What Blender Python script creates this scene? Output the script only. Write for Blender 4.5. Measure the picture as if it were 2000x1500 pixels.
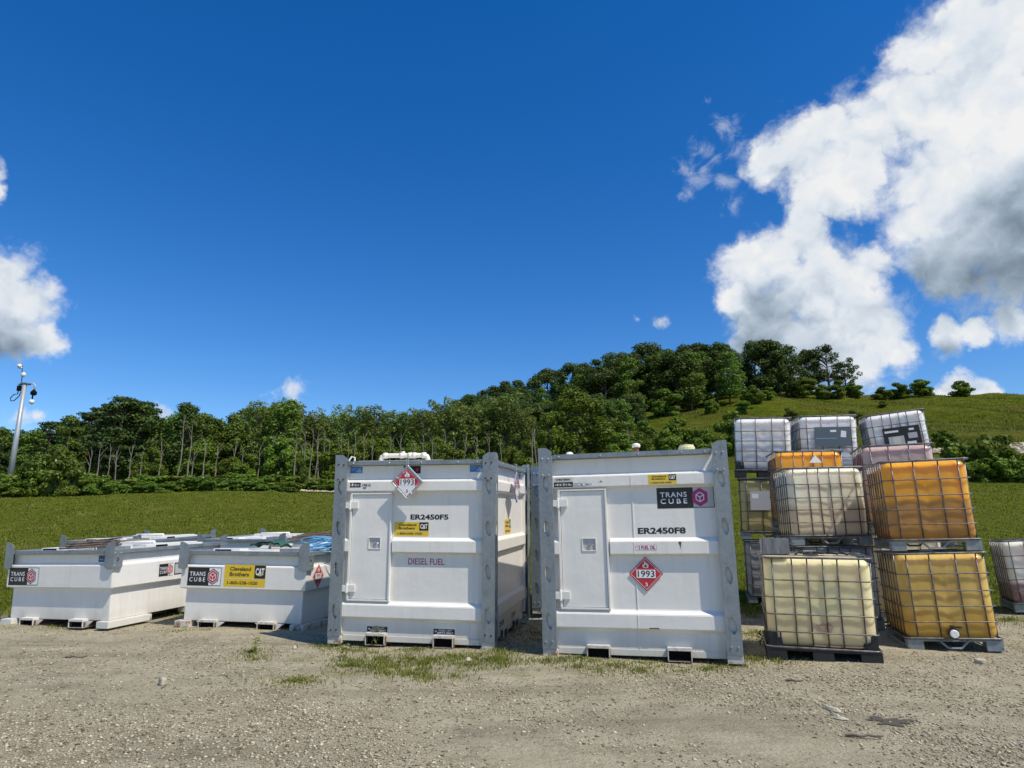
import bpy, bmesh, math, random
import numpy as np
from mathutils import Vector, Matrix, Euler
R = math.radians
random.seed(7); RNG = np.random.default_rng(11)
for o in list(bpy.data.objects): bpy.data.objects.remove(o)
S = bpy.context.scene
COL = S.collection

# ------------------------------------------------------------------ camera
EYE = Vector((0, 0, 1.40)); FPX = 1302.0; PITCH = R(12.62); ROLL = R(-0.26)
fw = Vector((0, math.cos(PITCH), math.sin(PITCH))); rt = Vector((1, 0, 0)); up = rt.cross(fw)
c_, s_ = math.cos(ROLL), math.sin(ROLL)
rt2 = c_*rt + s_*up; up2 = -s_*rt + c_*up
cam = bpy.data.cameras.new('camera'); co = bpy.data.objects.new('camera', cam); COL.objects.link(co)
m = Matrix((( rt2.x, up2.x, -fw.x, 0), (rt2.y, up2.y, -fw.y, 0), (rt2.z, up2.z, -fw.z, 0), (0, 0, 0, 1)))
co.matrix_world = Matrix.Translation(EYE) @ m
cam.sensor_width = 36; cam.lens = FPX/2000*36; cam.clip_start = .05; cam.clip_end = 12000
S.camera = co
def ray(px, py):
    return (rt2*((px-1000)/FPX) - up2*((py-750)/FPX) + fw).normalized()

# ------------------------------------------------------------------ world: sky with clouds, sun
SUN_EL = R(56); SUN_H = Vector((0.773, -0.635, 0)).normalized()
SUN = Vector((SUN_H.x*math.cos(SUN_EL), SUN_H.y*math.cos(SUN_EL), math.sin(SUN_EL)))
w = bpy.data.worlds.new("World"); S.world = w; w.use_nodes = True
nt = w.node_tree; N = nt.nodes; L = nt.links; N.clear()
def wn(t, **k):
    n = N.new(t)
    for a, b in k.items(): setattr(n, a, b)
    return n
def sock(v, i):
    if isinstance(v, (int, float)): i.default_value = v
    elif isinstance(v, (tuple, list, Vector)): i.default_value = tuple(v)
    else: L.new(v, i)
def wmath(op, a, b=0., c=0., clamp=False):
    n = wn('ShaderNodeMath', operation=op, use_clamp=clamp)
    sock(a, n.inputs[0]); sock(b, n.inputs[1]); sock(c, n.inputs[2]); return n.outputs[0]
def wvec(op, a, b=(0, 0, 0), sc=1.):
    n = wn('ShaderNodeVectorMath', operation=op); sock(a, n.inputs[0]); sock(b, n.inputs[1])
    if op == 'SCALE': sock(sc, n.inputs['Scale'])
    return n.outputs[1] if op in ('DISTANCE', 'DOT_PRODUCT', 'LENGTH') else n.outputs[0]
def wnoise(v, scale, detail, rough, dist=0., lac=2.):
    n = wn('ShaderNodeTexNoise'); sock(v, n.inputs['Vector']); n.inputs['Scale'].default_value = scale
    n.inputs['Detail'].default_value = detail; n.inputs['Roughness'].default_value = rough
    n.inputs['Distortion'].default_value = dist; n.inputs['Lacunarity'].default_value = lac
    return n.outputs['Fac']
sky = wn('ShaderNodeTexSky', sky_type='NISHITA'); sky.sun_disc = False
sky.sun_elevation = SUN_EL; sky.sun_rotation = math.atan2(SUN.x, SUN.y)
sky.altitude = 400; sky.air_density = 1.0; sky.dust_density = 0.25; sky.ozone_density = 3.0
D = wn('ShaderNodeTexCoord').outputs['Generated']
def wcol(v, scale, detail, rough):
    n = wn('ShaderNodeTexNoise'); sock(v, n.inputs['Vector']); n.inputs['Scale'].default_value = scale; n.inputs['Detail'].default_value = detail; n.inputs['Roughness'].default_value = rough
    return wvec('SUBTRACT', n.outputs['Color'], (.5, .5, .5))
def billow(v):      # cauliflower lobes: folded noise, round tops with creases between them
    a = wmath('ABSOLUTE', wmath('SUBTRACT', wnoise(v, 11., 1., .5), .5)); b = wmath('ABSOLUTE', wmath('SUBTRACT', wnoise(v, 27., 2., .5), .5))
    return wmath('ADD', wmath('MULTIPLY', a, 2.2), wmath('MULTIPLY', b, 1.1))
DW = wvec('ADD', D, wvec('ADD', wvec('SCALE', wcol(D, 6., 2., .5), sc=.055), wvec('SCALE', wcol(D, 26., 8., .66), sc=.036)))
def blobs(lst, V=None, sm=.18):
    out = None
    for px, py, r in lst:
        cdir = ray(px, py); rr = (ray(px+r*.7, py+r*.7) - ray(px-r*.7, py-r*.7)).length/2
        v = wmath('MULTIPLY_ADD', wvec('DISTANCE', V or DW, cdir), -1./rr, 1.)
        out = v if out is None else wmath('SMOOTH_MAX', out, v, sm)
    return out
BIG = [(1975, 70, 135), (1890, 45, 90), (1800, 95, 68), (1915, 190, 150), (1800, 225, 115), (2000, 310, 210), (1700, 265, 95), (1625, 255, 60),
      (1570, 308, 90), (1500, 314, 62), (1640, 345, 95), (1620, 400, 50), (1850, 340, 150), (1900, 450, 145), (2010, 500, 150), (1860, 520, 95), (2160, 200, 240), (2170, 480, 200), (1590, 375, 55), (1790, 430, 60)]
LOWC = [(1500, 515, 92), (1560, 470, 70), (1600, 560, 120), (1560, 420, 44), (1690, 520, 52), (1500, 620, 90), (1620, 640, 120), (1700, 660, 82), (1560, 710, 110), (1750, 690, 48), (1680, 720, 60), (1470, 580, 66), (1480, 690, 66)]
REST = [(1850, 655, 42), (1915, 645, 36), (1990, 630, 50), (1860, 762, 44), (1915, 775, 34), (1820, 765, 22),
      (-20, 570, 105), (40, 600, 80), (90, 660, 56), (0, 650, 88), (2, 392, 34), (-18, 355, 40), (-90, 480, 90), (-120, 640, 120)]
SMALL = [(585, 766, 34), (545, 774, 20), (525, 772, 14), (1280, 620, 20), (1237, 622, 11), (40, 818, 28), (80, 814, 18), (310, 806, 20), (1990, 580, 36)]
fA = blobs(BIG); fB = blobs(LOWC); f1 = wmath('MAXIMUM', wmath('MAXIMUM', fA, fB), blobs(REST))
b1 = billow(DW); n1 = wnoise(D, 17., 9., .66, .3)
tex = wmath('ADD', wmath('MULTIPLY', wmath('SUBTRACT', b1, .35), .75), wmath('MULTIPLY', wmath('SUBTRACT', n1, .5), 1.05))
fld = wmath('ADD', wmath('ADD', f1, tex), .10)
def smap(v, a, b, c=0., d=1.):
    n = wn('ShaderNodeMapRange', interpolation_type='SMOOTHSTEP'); L.new(v, n.inputs[0])
    for i_, q in enumerate((a, b, c, d)): n.inputs[i_+1].default_value = q
    return n.outputs[0]
dens = smap(fld, -.08, .50)
# small clouds and torn wisps are softer and semi transparent
ws = wmath('ADD', blobs(SMALL, sm=.1), wmath('MULTIPLY', wmath('SUBTRACT', wnoise(D, 34., 8., .6, .4), .5), 2.2))
dens = wmath('MAXIMUM', dens, smap(ws, -.05, .9, 0., .8))
wis = blobs([(1425, 245, 42), (1350, 345, 46), (1375, 300, 34), (1410, 350, 30), (1435, 400, 26), (1335, 385, 24), (1385, 190, 16), (1455, 300, 40), (1760, 600, 40), (1900, 600, 60), (110, 600, 40), (60, 500, 50), (1740, 640, 40), (1800, 60, 60)])
wf = wmath('ADD', wis, wmath('MULTIPLY', wmath('SUBTRACT', wnoise(D, 24., 9., .66, 1.6), .5), 2.6))
dens = wmath('MAXIMUM', dens, smap(wf, .10, 1.3, 0., .42))
# light on the clouds: lobes brighten towards the sun (upper left to upper right), bases turn grey
SO = Vector((.30, 0, .95))*.030
b2 = billow(wvec('ADD', DW, SO*.7))
rel = wmath('MULTIPLY', wmath('SUBTRACT', b1, b2), .42)
rel = wmath('ADD', rel, wmath('MULTIPLY', wmath('SUBTRACT', wnoise(DW, 6., 6., .55), .5), .46))
DS = wvec('ADD', D, wvec('SCALE', wcol(D, 5., 4., .5), sc=.06))
gr = wmath('MAXIMUM', blobs([(1910, 530, 140), (2020, 520, 170), (1820, 520, 90), (1980, 430, 120)], DS, .4), 0.)
gr2 = wmath('MAXIMUM', blobs([(1475, 690, 110), (1560, 730, 120), (1500, 620, 90), (-20, 700, 110), (30, 690, 60), (1850, 680, 40)], DS, .4), 0.)
lum = wmath('ADD', .87, rel)
lum = wmath('SUBTRACT', lum, wmath('MULTIPLY', gr, .66)); lum = wmath('SUBTRACT', lum, wmath('MULTIPLY', gr2, .60))
ramp = wn('ShaderNodeValToRGB'); L.new(lum, ramp.inputs[0])
e = ramp.color_ramp.elements; e[0].position = .12; e[0].color = (.16, .21, .27, 1); e[1].position = 1.; e[1].color = (1.0, 1.0, 1.0, 1)
x = e.new(.42); x.color = (.34, .43, .53, 1); x = e.new(.66); x.color = (.60, .69, .80, 1); x = e.new(.84); x.color = (.84, .90, .97, 1)
hsv = wn('ShaderNodeHueSaturation'); L.new(sky.outputs[0], hsv.inputs['Color'])
hsv.inputs['Saturation'].default_value = 1.39; hsv.inputs['Value'].default_value = 1.24; hsv.inputs['Hue'].default_value = .509
bs = wn('ShaderNodeBackground'); L.new(hsv.outputs[0], bs.inputs[0]); bs.inputs[1].default_value = .12
bc = wn('ShaderNodeBackground'); L.new(ramp.outputs[0], bc.inputs[0]); bc.inputs[1].default_value = .88
mx = wn('ShaderNodeMixShader'); L.new(dens, mx.inputs[0]); L.new(bs.outputs[0], mx.inputs[1]); L.new(bc.outputs[0], mx.inputs[2])
L.new(mx.outputs[0], wn('ShaderNodeOutputWorld').inputs[0])
w.cycles.sampling_method = 'MANUAL'; w.cycles.sample_map_resolution = 512

sl = bpy.data.lights.new('sun', 'SUN'); sl.energy = 4.8; sl.angle = R(.5); sl.color = (1, .925, .79)
so = bpy.data.objects.new('sun', sl); COL.objects.link(so); so.location = (20, -20, 40)
so.rotation_euler = SUN.to_track_quat('Z', 'Y').to_euler()
S.view_settings.view_transform = 'Standard'; S.view_settings.look = 'None'; S.view_settings.exposure = 0.0; S.view_settings.gamma = 1
S.render.engine = 'CYCLES'

# ------------------------------------------------------------------ materials
def mat(name, col=(.5, .5, .5), rough=.6, metal=0., spec=.5, build=None):
    mt = bpy.data.materials.new(name); mt.use_nodes = True
    p = mt.node_tree.nodes['Principled BSDF']; p.inputs['Base Color'].default_value = (*col, 1)
    p.inputs['Roughness'].default_value = rough; p.inputs['Metallic'].default_value = metal
    p.inputs['Specular IOR Level'].default_value = spec
    if build: build(G(mt), p)
    return mt
class G:
    def __init__(s, mt): s.t = mt.node_tree; s.n = s.t.nodes; s.l = s.t.links
    def put(s, v, i):
        if isinstance(v, (int, float)): i.default_value = v
        elif isinstance(v, tuple): i.default_value = v if len(v) == len(i.default_value) else (*v, 1)
        else: s.l.new(v, i)
    def obj(s): return s.n.new('ShaderNodeTexCoord').outputs['Object']
    def pos(s): return s.n.new('ShaderNodeNewGeometry').outputs['Position']
    def rand(s): return s.n.new('ShaderNodeObjectInfo').outputs['Random']
    def noise(s, v, sc, det=4, ro=.5, dist=0., out='Fac'):
        n = s.n.new('ShaderNodeTexNoise'); s.put(v, n.inputs['Vector']); n.inputs['Scale'].default_value = sc
        n.inputs['Detail'].default_value = det; n.inputs['Roughness'].default_value = ro; n.inputs['Distortion'].default_value = dist
        return n.outputs[out]
    def vor(s, v, sc, feat='F1', out='Distance', rnd=1.):
        n = s.n.new('ShaderNodeTexVoronoi'); s.put(v, n.inputs['Vector']); n.inputs['Scale'].default_value = sc; n.feature = feat
        n.inputs['Randomness'].default_value = rnd
        return n.outputs[out]
    def scale(s, v, k):
        n = s.n.new('ShaderNodeMapping'); s.put(v, n.inputs[0]); n.inputs['Scale'].default_value = k; return n.outputs[0]
    def math(s, op, a, b=0., clamp=False):
        n = s.n.new('ShaderNodeMath'); n.operation = op; n.use_clamp = clamp; s.put(a, n.inputs[0]); s.put(b, n.inputs[1]); return n.outputs[0]
    def mr(s, v, a, b, c=0., d=1.):
        n = s.n.new('ShaderNodeMapRange'); s.put(v, n.inputs[0])
        for i, q in enumerate((a, b, c, d)): n.inputs[i+1].default_value = q
        return n.outputs[0]
    def mix(s, f, a, b, bt='MIX'):
        n = s.n.new('ShaderNodeMix'); n.data_type = 'RGBA'; n.blend_type = bt; s.put(f, n.inputs[0]); s.put(a, n.inputs[6]); s.put(b, n.inputs[7]); return n.outputs[2]
    def sep(s, v):
        n = s.n.new('ShaderNodeSeparateXYZ'); s.put(v, n.inputs[0]); return n.outputs
    def ramp(s, v, *st):
        n = s.n.new('ShaderNodeValToRGB'); s.put(v, n.inputs[0]); e = n.color_ramp.elements
        e[0].position, e[0].color = st[0][0], (*st[0][1], 1); e[1].position, e[1].color = st[-1][0], (*st[-1][1], 1)
        for p, c in st[1:-1]: q = e.new(p); q.color = (*c, 1)
        return n.outputs[0]
    def bump(s, h, st, d, p):
        n = s.n.new('ShaderNodeBump'); s.put(h, n.inputs['Height']); n.inputs['Strength'].default_value = st; n.inputs['Distance'].default_value = d
        s.l.new(n.outputs[0], p.inputs['Normal'])

def b_white(dirt, rust=0.):
    def f(g, p):
        o = g.obj(); z = g.sep(o)[2]
        n1 = g.noise(o, 2.2, 6, .6); st = g.noise(g.scale(o, (9, 9, .7)), 1.6, 5, .6)
        d = g.math('MULTIPLY', g.mr(st, .48, .8), g.mr(n1, .3, .75))
        low = g.mr(g.math('ADD', z, g.math('MULTIPLY', n1, .25)), .12, .42, 1., 0.)
        f_ = g.math('ADD', g.math('MULTIPLY', d, dirt), g.math('MULTIPLY', low, dirt*1.2), clamp=True)
        c = g.mix(f_, (.76, .742, .69), (.40, .36, .27))
        c = g.mix(g.mr(g.noise(o, 35, 3), .62, .8, 0, .18), c, (.5, .48, .42))
        if rust:
            r = g.math('MULTIPLY', g.mr(g.noise(o, 9, 6, .7), .5, .6), g.mr(z, .02, .2, rust, 0.))
            c = g.mix(r, c, (.22, .085, .03))
        g.put(c, p.inputs['Base Color'])
        g.bump(g.noise(o, 2.6, 3), .35, .03, p)
    return f
WHITE = mat('white_paint', rough=.42, build=b_white(.42))
WHITE2 = mat('white_paint_clean', rough=.38, build=b_white(.24))
FOOT = mat('white_paint_rusty', rough=.5, build=b_white(.5, 1.))
def b_galv(g, p):
    o = g.obj(); v = g.vor(o, 38, out='Color'); n = g.noise(o, 4, 6, .65); st = g.noise(g.scale(o, (14, 14, 1.2)), 1.5, 4)
    c = g.mix(g.math('MULTIPLY', g.sep(v)[0], .35), g.ramp(n, (.3, (.17, .20, .215)), (.7, (.29, .325, .34))), (.36, .39, .40))
    c = g.mix(g.mr(st, .55, .75, 0, .5), c, (.15, .16, .165))
    g.put(c, p.inputs['Base Color']); g.put(g.mr(n, .3, .7, .42, .62), p.inputs['Roughness'])
GALV = mat('galvanised_steel', rough=.5, metal=.45, build=b_galv)
def b_tube(g, p):
    n = g.noise(g.obj(), 12, 5, .6)
    g.put(g.ramp(n, (.35, (.08, .078, .075)), (.65, (.22, .22, .22))), p.inputs['Base Color'])
RUST_SHADE = mat('rusty_shaded_steel', rough=.8, build=lambda g, p: g.put(g.ramp(g.noise(g.obj(), 20, 5, .6), (.3, (.07, .035, .02)), (.7, (.22, .13, .08))), p.inputs['Base Color']))  # rust kept dark so pocket linings carry painted shade as well
TUBE = mat('cage_steel', rough=.42, metal=.6, build=b_tube)
BOLT = mat('bolt_steel', (.5, .5, .52), .3, .8)
DARKBOLT = mat('bolt_dark', (.05, .04, .04), .6, .3)
BLACK = mat('black_plastic', (.018, .018, .02), .5)
DARK = mat('dark_inside', (.008, .007, .006), .9, spec=.1)  # near-black: painted shade in pockets and openings, also dark mast fittings
PVC = mat('pvc_cream', (.78, .75, .62), .35)
def flat(n, c, r=.45): return mat(n, c, r)
K_BLK = flat('ink_black', (.012, .012, .014)); K_WHT = flat('ink_white', (.78, .78, .78)); K_YEL = flat('ink_yellow', (.72, .50, .02))
K_RED = flat('ink_red', (.50, .025, .04)); K_MAG = flat('ink_magenta', (.36, .02, .16)); K_BLU = flat('ink_blue', (.03, .15, .42))
K_LBL = flat('ink_light_blue', (.20, .42, .65)); K_BRN = flat('ink_brown', (.10, .055, .015)); K_GRY = flat('ink_grey', (.45, .45, .45))
K_DRD = flat('ink_dark_red', (.34, .02, .07)); K_BEI = flat('ink_beige', (.60, .60, .50)); K_DBL = flat('ink_navy', (.02, .05, .18))
K_RES = flat('residue_brown', (.40, .24, .15)); PLACR = flat('placard_frame', (.55, .56, .57), .3); PLACR.node_tree.nodes['Principled BSDF'].inputs['Metallic'].default_value = .7
def b_bottle(base, dirt, lo=None, level=0., f2=.35):
    def f(g, p):
        o = g.obj(); x, y, z = g.sep(o)
        n = g.noise(o, 2.4, 5, .6); big = g.noise(g.scale(o, (1, 1, .35)), 5, 4, .6, .6)
        c = g.mix(g.mr(n, .38, .72, 0, f2), base, dirt)
        c = g.mix(g.mr(big, .52, .68, 0, f2*.8), c, tuple(min(1, q*1.25) for q in base))  # paler upright streaks paint glossy highlights into the plastic colour
        if lo:
            lv = g.math('ADD', z, g.math('MULTIPLY', g.math('SUBTRACT', big, .5), .12))
            c = g.mix(g.mr(lv, level-.03, level+.04, .75, 0.), c, lo)
        g.put(c, p.inputs['Base Color'])
        em = p.inputs['Subsurface Weight']; em.default_value = .95; p.inputs['Subsurface Radius'].default_value = (1, .8, .5); p.inputs['Subsurface Scale'].default_value = .14
        g.bump(g.noise(o, 5, 2), .12, .02, p)
        # thin milky plastic: part of the light goes through
        tr = g.n.new('ShaderNodeBsdfTranslucent'); g.put(c, tr.inputs[0])
        ms = g.n.new('ShaderNodeMixShader'); ms.inputs[0].default_value = .12
        out = g.n['Material Output']; g.l.new(p.outputs[0], ms.inputs[1]); g.l.new(tr.outputs[0], ms.inputs[2]); g.l.new(ms.outputs[0], out.inputs[0])
    return f
B_CREAM = mat('plastic_cream', rough=.26, build=b_bottle((.90, .80, .48), (.78, .60, .28), (.74, .61, .36), .50))
B_IVORY = mat('plastic_ivory', rough=.26, build=b_bottle((.92, .86, .66), (.74, .60, .40), (.68, .54, .36), .60))
B_YELL = mat('plastic_yellow', rough=.26, build=b_bottle((.74, .52, .15), (.52, .30, .06), (.64, .37, .06), .42, .65))
B_ORAN = mat('plastic_orange', rough=.26, build=b_bottle((.92, .45, .035), (.66, .26, .02), (.38, .19, .06), .62, .5))
B_ORA2 = mat('plastic_bright_orange', rough=.26, build=b_bottle((.92, .44, .03), (.75, .28, .01)))
B_WHIT = mat('plastic_white', rough=.26, build=b_bottle((.90, .89, .87), (.74, .72, .72), (.64, .62, .62), .62))
B_PINK = mat('plastic_pinkish', rough=.26, build=b_bottle((.62, .46, .42), (.42, .24, .20)))
B_OLIV = mat('plastic_olive_yellow', rough=.26, build=b_bottle((.55, .47, .20), (.40, .33, .12)))
B_GREY = mat('plastic_grey', rough=.4, build=b_bottle((.36, .37, .38), (.24, .25, .26)))
B_REDW = mat('plastic_white_red_residue', rough=.26, build=b_bottle((.90, .86, .76), (.76, .70, .58), (.20, .03, .06), .46))

def leafmat(name, c1, c2, rough=.55, trans=.35):
    def f(g, p):
        r = g.rand(); n = g.noise(g.obj(), .55, 3, .6); v = g.n.new('ShaderNodeNewGeometry').outputs['Random Per Island']
        c = g.mix(g.mr(n, .3, .7), c1, c2)
        c = g.mix(g.mr(v, 0, 1, 0, .45), c, tuple(q*1.55 for q in c2))
        h = g.n.new('ShaderNodeHueSaturation'); g.put(c, h.inputs['Color']); g.put(g.mr(r, 0, 1, .485, .515), h.inputs['Hue']); g.put(g.mr(r, 0, 1, .8, 1.2), h.inputs['Value'])
        g.put(h.outputs[0], p.inputs['Base Color'])
        tr = g.n.new('ShaderNodeBsdfTranslucent'); g.put(h.outputs[0], tr.inputs[0])
        ms = g.n.new('ShaderNodeMixShader'); ms.inputs[0].default_value = trans
        out = g.n['Material Output']; g.l.new(p.outputs[0], ms.inputs[1]); g.l.new(tr.outputs[0], ms.inputs[2]); g.l.new(ms.outputs[0], out.inputs[0])
    return mat(name, rough=rough, spec=.25, build=f)
LF_DEC = leafmat('leaf_deciduous', (0.073, 0.122, 0.015), (0.140, 0.201, 0.029))
LF_DRK = leafmat('leaf_dark_oak', (0.040, 0.069, 0.013), (0.074, 0.114, 0.020), trans=.3)
LF_PIN = leafmat('needle_pine', (0.030, 0.055, 0.014), (0.064, 0.101, 0.023), trans=.2)
LF_LOC = leafmat('leaf_locust', (0.098, 0.145, 0.025), (0.181, 0.237, 0.050))
LF_BRT = leafmat('leaf_bright', (0.078, 0.129, 0.014), (0.149, 0.213, 0.021))
LF_KNO = leafmat('leaf_knotweed', (0.067, 0.123, 0.018), (0.146, 0.213, 0.025), rough=.35)
LF_WEED = leafmat('leaf_weed', (.12, .145, .022), (.21, .235, .045))
def b_bark(c1, c2):
    def f(g, p):
        n = g.noise(g.scale(g.obj(), (5, 5, 1)), 1.5, 6, .7); g.put(g.mix(g.mr(n, .35, .65), c1, c2), p.inputs['Base Color']); g.bump(n, .5, .05, p)
    return f
BARK = mat('bark_grey', rough=.9, build=b_bark((.055, .042, .032), (.14, .115, .09)))
BARKP = mat('bark_pale', rough=.9, build=b_bark((.13, .11, .085), (.28, .245, .20)))
WOOD = mat('weathered_wood', rough=.85, build=b_bark((.06, .045, .038), (.19, .145, .11)))
WOODL = mat('light_wood', rough=.8, build=b_bark((.28, .20, .12), (.48, .38, .25)))
CARD = mat('grey_wrap', rough=.55, build=b_bark((.10, .105, .115), (.22, .225, .235)))
ROPE = mat('blue_hose', (.14, .42, .70), .45)
GREENT = mat('green_tarp', (.03, .12, .07), .6)

def b_ground(g, p):
    P = g.pos(); x, y, z = g.sep(P)
    # gravel
    n0 = g.noise(P, .35, 4, .6, .3); n1 = g.noise(P, 2.2, 6, .62); n2 = g.noise(P, 28, 5, .7); v = g.vor(P, 55, out='Color'); vv = g.sep(v)[0]
    tr = g.noise(g.scale(P, (.22, 1.3, 1)), 1.1, 5, .6, .3)
    gc = g.ramp(g.math('ADD', g.math('MULTIPLY', n1, .6), g.math('MULTIPLY', n2, .4)), (.36, (.24, .205, .135)), (.5, (.46, .405, .275)), (.66, (.64, .575, .405)))
    gf = g.noise(P, 120, 3, .6)
    gc = g.mix(g.mr(gf, .50, .68, 0, .55), gc, (.12, .10, .068))
    gc = g.mix(g.mr(gf, .36, .46, .22, 0), gc, (.66, .60, .44))
    gc = g.mix(g.math('MULTIPLY', vv, .45), gc, (.52, .47, .335))
    gc = g.mix(g.mr(tr, .52, .70, 0, .55), gc, (.20, .168, .115))
    gc = g.mix(g.mr(n0, .5, .68, 0, .40), gc, (.54, .475, .32))
    mo = g.math('MULTIPLY', g.mr(g.noise(P, 2.4, 6, .7), .50, .60), g.math('MULTIPLY', g.math('MULTIPLY', g.mr(y, 6.3, 7.4), g.mr(y, 8.6, 9.6, 1, 0)), g.math('MULTIPLY', g.mr(x, -3.6, -2.6), g.mr(x, 1.2, 3.2, 1, 0))))
    gc = g.mix(g.math('MULTIPLY', mo, .5), gc, (.17, .185, .045))
    # grass
    m1 = g.noise(P, .16, 5, .6); m2 = g.noise(P, 1.6, 5, .68); m3 = g.noise(g.scale(P, (1, 1, 1)), 16, 4, .7)
    ac = g.ramp(g.math('ADD', g.math('MULTIPLY', m2, .55), g.math('MULTIPLY', m3, .45)), (.32, (.042, .058, .005)), (.5, (.092, .117, .010)), (.68, (.165, .182, .020)))
    ac = g.mix(g.mr(m1, .42, .66, 0, .5), ac, (.125, .120, .018))
    ac = g.mix(g.mr(g.noise(P, .55, 3, .5), .60, .70, 0, .45), ac, (.19, .150, .060))
    ed = g.math('ADD', g.math('ADD', y, g.math('MULTIPLY', g.math('SUBTRACT', g.noise(P, .5, 4, .65), .5), 3.4)), g.math('MULTIPLY', g.math('SUBTRACT', n2, .5), 1.6))
    k = g.mr(ed, 11.2, 12.8)
    g.put(g.mix(k, gc, ac), p.inputs['Base Color'])
    g.bump(g.math('ADD', g.math('ADD', g.math('MULTIPLY', n2, .7), g.math('MULTIPLY', gf, .25)), g.math('ADD', g.math('MULTIPLY', n1, .9), g.math('MULTIPLY', vv, .35))), 1.0, .05, p)
GROUND = mat('ground', rough=1., spec=.03, build=b_ground)
def b_stone(g, p):
    v = g.n.new('ShaderNodeNewGeometry').outputs['Random Per Island']
    g.put(g.ramp(v, (0, (.10, .08, .05)), (.35, (.31, .26, .175)), (.9, (.50, .44, .31)), (1, (.64, .58, .43))), p.inputs['Base Color'])
STONE = mat('stone', rough=1., spec=.05, build=b_stone)
def b_hill(g, p):
    P = g.pos(); m1 = g.noise(P, .035, 5, .62); m2 = g.noise(P, .35, 6, .7); m3 = g.noise(P, 2.5, 4, .7)
    ac = g.ramp(g.math('ADD', g.math('MULTIPLY', m2, .6), g.math('MULTIPLY', m3, .4)), (.36, (.030, .045, .003)), (.5, (.076, .096, .007)), (.64, (.135, .152, .014)))
    ac = g.mix(g.mr(m1, .45, .62, 0, .55), ac, (.115, .105, .022))
    g.put(ac, p.inputs['Base Color']); g.bump(g.math('ADD', m2, m3), .9, .5, p)
HILL = mat('hill_grass', rough=1., spec=.02, build=b_hill)

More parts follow.
